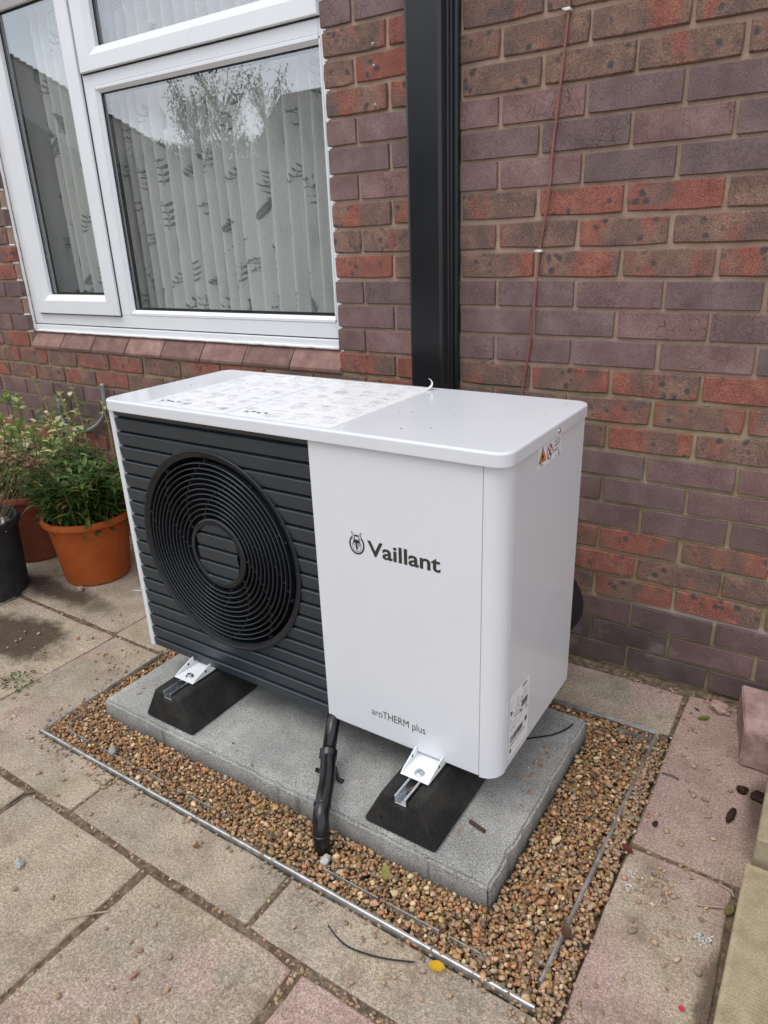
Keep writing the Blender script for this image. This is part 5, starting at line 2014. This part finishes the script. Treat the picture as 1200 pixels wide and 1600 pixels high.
# tall seed stems rising from behind
T_, F_ = MB(), MB()
rr = random.Random(21)
for (bx, by, tx, ty, tz, nb) in [(-1.72, -.28, -1.840, -.33, .790, 16), (-1.70, -.30, -1.70, -.31, .735, 14), (-1.66, -.26, -1.665, -.28, .752, 14), (-1.60, -.2, -1.58, -.22, .675, 10), (-1.78, -.25, -1.80, -.25, .68, 10)]:
    pts_ = bez([(bx, by, .26), (bx * .4 + tx * .6 + .012, by * .5 + ty * .5, .55), (tx, ty, tz)], 8)
    T_.tube(pts_, [.0040 * (1 - .5 * i / (len(pts_) - 1)) for i in range(len(pts_))], 5)
    for k_ in range(nb):
        p = pts_[int(len(pts_) * (.55 + .44 * k_ / nb))]
        a = k_ * 2.4
        F_.leaf(p, (math.cos(a), math.sin(a), .9), (0, 0, 1), rr.uniform(.014, .028), rr.uniform(.006, .011), .1, rr.choice([(.24, .27, .08), (.28, .22, .09), (.18, .22, .06), (.36, .34, .14)]))
T_.c = [(.27, .25, .11)] * len(T_.v)
tag(T_.build('seed_stems', M_TINT, rp_, fix=False, smooth=True), kind='stuff')
tag(F_.build('seed_buds', M_LEAF, rp_, fix=False), kind='stuff')

kp = thing('black_potted_plant', 'woody plant with dried brown flower heads in a black bucket at the left edge', 'potted plant', (-1.80, -.70, 0))
pot(kp, -1.840, -.700, .150, .172, .305, M_POT_K, lip=.012)
T_, F_, H_ = MB(), MB(), MB()
for i in range(26):
    a = rr.uniform(0, 6.28)
    r = .11 * math.sqrt(rr.random())
    b0 = Vector((-1.840 + r * math.cos(a), -.70 + r * math.sin(a), .265))
    L = rr.uniform(.16, .30)
    d_ = Vector((.5 * math.cos(a) + .15, .5 * math.sin(a) + .1, 1)).normalized()
    t_ = b0 + d_ * L
    pts_ = bez([b0, b0 + d_ * L * .5 + Vector((0, 0, -.012)), t_], 5)
    T_.tube(pts_, [.0030 * (1 - .5 * k_ / (len(pts_) - 1)) for k_ in range(len(pts_))], 5)
for (hx, hy, hz, hr) in [(-1.555, -.60, .560, .036), (-1.625, -.62, .565, .040), (-1.495, -.585, .548, .032), (-1.66, -.59, .545, .036), (-1.59, -.67, .570, .040), (-1.53, -.57, .525, .028), (-1.69, -.66, .58, .036)]:
    pts_ = bez([(-1.80 + (hx + 1.80) * .3, -.70 + (hy + .7) * .3, .265), ((hx - 1.80) / 2 + rr.uniform(-.04, .05), (hy - .70) / 2, .40 + rr.uniform(-.05, .03)), (hx, hy, hz - .012)], 6)
    T_.tube(pts_, .0018, 5)
    for k_ in range(70):
        a, r = rr.uniform(0, 6.28), hr * math.sqrt(rr.random())
        p = (hx + r * math.cos(a), hy + r * math.sin(a), hz + .010 * (1 - (r / hr) ** 2) + rr.uniform(-.006, .004))
        c_ = rr.choice([(.25, .135, .085), (.33, .20, .13), (.19, .095, .06), (.40, .27, .19)])
        H_.leaf(p, (math.cos(a) + rr.uniform(-.6, .6), math.sin(a) + rr.uniform(-.6, .6), rr.uniform(-.2, 1)), (0, 0, 1), rr.uniform(.010, .018), rr.uniform(.007, .012), .3, c_)
for (tx, ty, tz) in [(-1.555, -.60, .785), (-1.490, -.60, .772), (-1.590, -.62, .715), (-1.53, -.60, .690), (-1.66, -.60, .74), (-1.62, -.58, .66), (-1.50, -.57, .655)]:
    pts_ = bez([(-1.80 + (tx + 1.8) * .3, -.70, .265), (tx - .05 + rr.uniform(-.04, .04), (ty - .70) / 2 + rr.uniform(-.03, .03), .46), (tx + rr.uniform(-.02, .02), ty, tz - .09), (tx, ty, tz)], 6)
    T_.tube(pts_, .0017, 5)
    for k_ in range(16):
        q_ = pts_[int(len(pts_) * (.35 + .6 * k_ / 16))]
        a = k_ * 2.4
        F_.leaf(q_, (math.cos(a), math.sin(a), .5), (0, 0, 1), rr.uniform(.018, .034), rr.uniform(.010, .018), .25, rr.choice([(.16, .25, .05), (.11, .19, .04), (.21, .28, .08)]))
    for k_ in range(7):
        a = k_ * 2.4 + rr.random()
        F_.leaf(Vector(pts_[-1]) + Vector((0, 0, -.006 * k_)), (math.cos(a), math.sin(a), .9 - .1 * k_), (0, 0, 1), rr.uniform(.024, .040), rr.uniform(.016, .024), .1, rr.choice([(.20, .30, .06), (.15, .25, .05), (.26, .34, .09)]))
for k_ in range(40):
    a, r = rr.uniform(0, 6.28), rr.uniform(.02, .13)
    F_.leaf((-1.81 + r * math.cos(a), -.70 + r * math.sin(a), .268 + rr.uniform(0, .03)), (math.cos(a), math.sin(a), rr.uniform(.2, 1.2)), (0, 0, 1), rr.uniform(.02, .04), rr.uniform(.012, .02), .2, rr.choice(GREENS))
T_.c = [(.145, .10, .065)] * len(T_.v)
tag(T_.build('woody_stems', M_TINT, kp, fix=False, smooth=True), kind='stuff')
tag(H_.build('dried_flower_heads', M_TINT, kp, fix=False), kind='stuff')
tag(F_.build('leaf_tufts', M_LEAF, kp, fix=False), kind='stuff')
b = MB()
b.box(-1.700, -1.682, -.652, -.650, .27, .33)
b.build('plant_tag', M_PAPER, kp)

# weed in the joint on the left
wd_ = thing('weed', 'small green weed growing between the slabs at the left edge', 'weed', (-1.137, -.99, 0))
F_ = MB()
for k_ in range(46):
    a, r = rr.uniform(0, 6.28), .045 * math.sqrt(rr.random())
    F_.leaf((-1.137 + r * math.cos(a) * 1.3, -.99 + r * math.sin(a), .003), (math.cos(a), math.sin(a), rr.uniform(.1, .8)), (0, 0, 1), rr.uniform(.012, .024), rr.uniform(.005, .009), .2,
            rr.choice([(.10, .17, .04), (.14, .20, .05), (.07, .12, .03), (.13, .05, .035)]))
F_.build('foliage', M_LEAF, wd_, fix=False)

# ================================================================== SMALL DEBRIS


def leaf_obj(x, y, ang, L, W, col, label, z=.004, lift=.3):
    m_ = MB()
    N = 7
    d_ = Vector((math.cos(ang), math.sin(ang), 0))
    s_ = Vector((-d_.y, d_.x, 0))
    for i in range(N):
        t = i / (N - 1)
        w = W * math.sin(math.pi * min(1, .06 + t * .94)) ** .8 * .5
        c = Vector((x, y, z)) + d_ * L * (t - .5) + Vector((0, 0, L * lift * (t - .5) ** 2))
        m_.v += [tuple(c - s_ * w + Vector((0, 0, w * .35))), tuple(c), tuple(c + s_ * w + Vector((0, 0, w * .25)))]
    for i in range(N - 1):
        for j in range(2):
            m_.f.append((3 * i + j, 3 * i + 3 + j, 3 * i + 4 + j, 3 * i + 1 + j))
    m_.c = [tuple(q * random.uniform(.85, 1.15) for q in col) for _ in m_.v]
    o_ = m_.build('fallen_leaf', M_LEAF, fix=False, smooth=True)
    return tag(o_, label, 'leaf')


leaf_obj(.419, -1.117, .3, .030, .022, (.62, .40, .02), 'bright yellow fallen leaf on the paving beside the front steel edging', .006)
leaf_obj(.231, -.999, 2.2, .040, .018, (.26, .27, .08), 'olive green fallen leaf lying on the front gravel', .012)
leaf_obj(.698, -.131, .7, .036, .015, (.16, .20, .045), 'green fallen leaf on the slab near the wall and the pink rubble', .004)
leaf_obj(.641, -.676, -.5, .030, .016, (.13, .04, .035), 'dark red fallen leaf at the joint by the right edge of the gravel', .006)
leaf_obj(.597, -.935, 1.9, .036, .020, (.10, .052, .03), 'curled dark brown leaf lying over the right steel edging', .012, .8)
leaf_obj(.847, -.72, 1.3, .032, .016, (.20, .17, .06), 'dull olive leaf tucked against the pimpled paver', .004)
leaf_obj(.675, -.10, -.35, .018, .006, (.06, .035, .025), 'tiny dark brown leaf scrap on the slab near the wall', .003)
leaf_obj(.809, -.961, .8, .012, .011, (.62, .07, .08), 'small bright red petal on the slab at the bottom right', .003)
leaf_obj(.865 - .03, -.19, 0, .02, .006, (.05, .07, .04), 'narrow dark leaf lying beside the pink stone block', .003)
leaf_obj(.84, -.985, 1.1, .02, .012, (.40, .35, .04), 'small yellow green leaf on the damp soil at the bottom right', .004)
leaf_obj(-.17, -1.152, .5, .020, .010, (.20, .10, .05), 'brown curled leaf scrap on the paving in front of the steel edging', .004)


def wire(pts_, r, col, name, label, cat):
    m_ = MB()
    m_.tube(bez(pts_, 8), r, 6)
    m_.c = [col] * len(m_.v)
    return tag(m_.build(name, M_TINT, smooth=True, fix=False), label, cat)


wire([(.200, -1.157, .010), (.249, -1.168, .003), (.314, -1.156, .003), (.379, -1.131, .006)], .0016, (.03, .03, .032), 'wire_offcut', 'dark wire offcut lying curved on the paving in front of the edging', 'wire')
wire([(.310, -.535, .053), (.345, -.505, .055), (.389, -.466, .056), (.412, -.429, .056), (.423, -.399, .058)], .0018, (.012, .012, .013), 'cable_offcut', 'thin black cable lying on the concrete slab by the rear right corner', 'cable')
wire([(.442, -.955, .045), (.447, -.962, .02), (.455, -.985, .010), (.468, -1.02, .012)], .0012, (.05, .035, .03), 'hanging_wire', 'fine dark wire hanging down the front right corner of the concrete slab', 'wire')
wire([(.792, -.739, .004), (.815, -.730, .005), (.842, -.718, .004)], .0017, (.38, .29, .20), 'dry_twig', 'pale dry twig on the pink slab beside the pimpled paver', 'twig')
wire([(.82, -.666, .003), (.842, -.671, .004), (.850, -.682, .003)], .0015, (.40, .33, .25), 'dry_stalk', 'short pale stalk by the slab joint at the right', 'twig')
wire([(-.262, -1.416, .004), (-.235, -1.392, .006), (-.200, -1.358, .004)], .0016, (.36, .29, .21), 'straw_twig', 'straw coloured twig lying across the front paving joint', 'twig')
wire([(-.66, -1.30, .003), (-.655, -1.272, .008), (-.640, -1.245, .004)], .0020, (.05, .035, .028), 'dark_twig', 'dark twig on the slab at the lower left edge', 'twig')
wire([(.650, -.40, .004), (.672, -.402, .007), (.690, -.403, .004)], .0018, (.12, .085, .075), 'grey_splinter', 'short grey splinter on the slab right of the gravel', 'twig')
m_ = MB()
m_.tube([(.338, -.822, .0545), (.378, -.832, .0545)], .0042, 8)
m_.c = [(.075, .045, .035)] * len(m_.v)
tag(m_.build('rusty_bolt_piece', M_TINT), 'short rusty brown rod lying on the concrete slab by the right foot', 'metal scrap')


def lump(name, x, y, z, s, col_mat, label, cat, seed, amp=.3, col=None):
    bm_ = bmesh.new()
    bmesh.ops.create_icosphere(bm_, subdivisions=3, radius=1)
    for v in bm_.verts:
        q = v.co * 1.7 + Vector((seed * 3.7, seed, 0))
        v.co *= 1 + amp * mnoise.noise(q) + amp * .4 * mnoise.noise(q * 3.1)
        v.co = Vector((v.co.x * s[0], v.co.y * s[1], v.co.z * s[2]))
    me_ = bpy.data.meshes.new(name)
    bm_.to_mesh(me_)
    bm_.free()
    me_.materials.append(col_mat)
    if col:
        at = me_.color_attributes.new('tint', 'FLOAT_COLOR', 'POINT')
        at.data.foreach_set('color', np.tile(np.array([*col, 1], dtype=np.float32), len(me_.vertices)))
    me_.polygons.foreach_set('use_smooth', [True] * len(me_.polygons))
    me_.set_sharp_from_angle(angle=R_(35))
    o_ = link(name, me_)
    o_.location = (x, y, z)
    o_.rotation_euler = (0, 0, seed * 1.3)
    return tag(o_, label, cat)


lump('rubble_chunk', .727, -.070, .010, (.030, .020, .014), M_RUBBLE, 'pale pink lump of mortar rubble on the slab near the wall', 'rubble', 2, .45)
lump('pink_stone', -1.511, -.511, .008, (.016, .011, .010), M_RUBBLE, 'small pink stone chip beside the orange pot', 'stone', 4, .4)
lump('dark_clod', .823, -.368, .007, (.012, .010, .009), M_TINT, 'round dark soil clod on the slab beside the rear paver', 'soil clod', 5, .4, (.035, .018, .012))
lump('dark_clod', .858, -.37, .006, (.017, .017, .010), M_TINT, 'larger dark soil clod touching the rear paver', 'soil clod', 8, .4, (.030, .015, .012))
lump('seed_cone', .813, -.462, .007, (.026, .008, .008), M_TINT, 'long dark brown seed cone on the slab at the right', 'seed cone', 3.5, .25, (.04, .022, .014))
lump('dark_chip', .674, -.572, .004, (.009, .005, .004), M_TINT, 'tiny black chip on the pink slab right of the gravel', 'stone', 6, .3, (.02, .02, .022))
lump('grey_flint', -.47, -1.39, .007, (.013, .009, .009), M_TINT, 'largest pale grey stone on the front left slab', 'stone', 7, .45, (.40, .39, .37))
lump('grey_flint', -.60, -1.050, .006, (.015, .011, .010), M_TINT, 'large pale grey pebble among the brown gravel at the front left', 'stone', 9, .3, (.30, .29, .27))
lump('white_flint', .10, -1.035, .006, (.014, .010, .010), M_TINT, 'pale stone in the gravel right of the drain pipe', 'stone', 11, .3, (.44, .42, .39))
m_ = MB()
m_.add([(-1.322, -.414, .003), (-1.30, -.407, .004), (-1.288, -.402, .003), (-1.292, -.396, .005), (-1.318, -.406, .005)], [(0, 1, 2, 3, 4)])
m_.c = [(.62, .62, .62)] * 5
tag(m_.build('white_scrap', M_TINT, fix=False), 'thin white plastic scrap on the paving by the orange pot', 'scrap')
# dried white paint splashes: thin flakes of paint on the slabs
rr = random.Random(17)
for (cx, cy, s_, n_, lab) in ((.818, -.808, .016, 60, 'splash of dried white paint on the slab at the right'), (.668, -.728, .010, 26, 'small white paint splash beside the right edge of the gravel'), (.660, -.765, .012, 22, 'thin white paint speckle near the scattered gravel')):
    m_ = MB()
    for _ in range(n_):
        x, y, r = rr.gauss(cx, s_ * .6), rr.gauss(cy, s_ * .5), rr.uniform(.0006, .0030)
        a0 = rr.uniform(0, 6)
        m_.add([(x + r * rr.uniform(.5, 1.3) * math.cos(a0 + k_ * 1.05), y + r * rr.uniform(.5, 1.2) * math.sin(a0 + k_ * 1.05), .0012) for k_ in range(6)], [(0, 1, 2, 3, 4, 5)])
    m_.c = [(.62, .62, .62)] * len(m_.v)
    tag(m_.build('paint_splash', M_TINT, fix=False), lab, 'paint splash')

# ================================================================== WHAT THE WINDOW MIRRORS: houses and a tree across the garden
nb = thing('neighbour_house', 'dark gabled house across the garden whose roof edge shows mirrored in the window', 'house', (-17, -8.4, 0))
b = MB()
b.prism([(-22.6, 0), (-11.3, 0), (-11.3, 2.52), (-17.27, 5.45), (-22.6, 2.70)], -9.3, -7.3, 1)
b.build('wall', M_HOUSE, nb)


def nz_(x):
    return 5.72 - .495 * (x + 17.27)


b = MB()
b.prism([(-10.5, nz_(-10.5) - .16), (-17.27, nz_(-17.27) - .16), (-17.27, nz_(-17.27)), (-10.5, nz_(-10.5))], -9.5, -7.0, 1)
b.prism([(-23.6, 2.50), (-23.6, 2.66), (-17.27, 5.72), (-17.27, 5.56)], -9.5, -7.0, 1)
b.build('roof', M_TILE, nb)
b = MB()
for i in range(30):   # stepped verge tiles
    x = -17.2 + 6.6 * i / 30
    b.prism([(x, nz_(x) - .10), (x + .225, nz_(x + .225) - .10), (x + .225, nz_(x + .225) + .045), (x, nz_(x) + .006)], -9.56, -9.40, 1)
b.build('verge_tiles', M_TILE, nb)
b = MB()
b.box(-15.2, -13.8, -7.28, -7.24, .9, 2.1)
b.build('neighbour_window', M_GASKET, nb)
gs = thing('garden_building', 'low dark building with a flat eave seen mirrored at the right of the window', 'house', (-5, -9, 0))
b = MB()
b.box(-6.9, -2.2, -11, -7.4, 0, 2.75)
b.build('wall', M_HOUSE, gs)
b = MB()
b.prism([(-7.4, 2.55), (-1.8, 2.55), (-2.4, 3.25), (-6.75, 3.25)], -11.3, -7.05, 1)
b.build('roof', M_TILE, gs)
gf = thing('garden_fence', 'dark timber fence across the garden', 'fence', (-3, -7, 0))
for k_ in range(40):
    b = MB()
    x = -10.6 + k_ * .25
    b.box(x, x + .262, -6.62 - .02 * (k_ % 2), -6.6 - .02 * (k_ % 2), 0, 2.42)
    b.build('fence_board', M_HOUSE, gf)
hg = thing('garden_hedge', 'ragged hedge top above the dark fence across the garden', 'hedge', (-8, -6.9, 0), None)
F_ = MB()
rr = random.Random(31)
for k_ in range(5200):
    x = rr.uniform(-10.4, -5.6)
    top_ = 2.75 + .35 * mnoise.noise((x * .9, 1, 1)) + .16 * mnoise.noise((x * 4, 2, 1))
    z = top_ - abs(rr.gauss(0, .30))
    F_.leaf((x, -6.95 + rr.gauss(0, .12), z), (rr.gauss(0, 1), rr.gauss(0, 1), rr.gauss(0, 1)), (0, 0, 1), rr.uniform(.05, .10), rr.uniform(.02, .04), .2, rr.choice([(.04, .055, .02), (.055, .075, .025), (.03, .04, .018)]))
tag(F_.build('foliage', M_LEAF, hg, fix=False), kind='stuff')
T_ = MB()
for k_ in range(16):
    x = -10.3 + k_ * .3
    T_.tube([(x, -6.95, 0), (x + .05, -6.95, 1.4), (x - .05, -6.95, 2.3)], [.03, .02, .01], 6)
tag(T_.build('stems', M_BARK, hg, fix=False, smooth=True), kind='stuff')
for (tx, ty, th, sd) in ((-8.45, -6.9, 3.85, 3), (-7.55, -6.6, 3.75, 5), (-6.85, -6.8, 3.6, 8)):
    rr = random.Random(sd)
    o = thing('garden_tree', {3: 'tallest airy tree mirrored in the middle of the window', 5: 'middle airy tree mirrored in the window', 8: 'airy tree mirrored nearest the flat eave in the window'}[sd], 'tree', (tx, ty, 0), 'trees across the garden')
    T_, F_ = MB(), MB()
    T_.tube([(tx, ty, 0), (tx + .03, ty, th * .5), (tx, ty, th * .8)], [.06, .045, .02], 7)
    for i in range(64):
        z = th * rr.uniform(.34, .82)
        a = rr.uniform(0, 6.28)
        L = rr.uniform(.45, .95)
        p0 = Vector((tx, ty, z))
        p1 = p0 + Vector((math.cos(a) * L * .4, math.sin(a) * L * .4, L * .7))
        T_.tube([p0, p0.lerp(p1, .5) + Vector((0, 0, -.03)), p1], [.010, .007, .003], 5)
        for k_ in range(60):
            t = rr.uniform(.25, 1.1)
            q = p0.lerp(p1, t) + Vector((rr.gauss(0, .06), rr.gauss(0, .06), rr.gauss(0, .06)))
            F_.leaf(q, (rr.gauss(0, 1), rr.gauss(0, 1), rr.gauss(0, 1)), (0, 0, 1), rr.uniform(.04, .075), rr.uniform(.014, .028), .2, rr.choice([(.05, .07, .02), (.07, .09, .03), (.04, .05, .02)]))
    T_.build('trunk', M_BARK, o, fix=False, smooth=True)
    F_.build('crown', M_LEAF, o, fix=False)
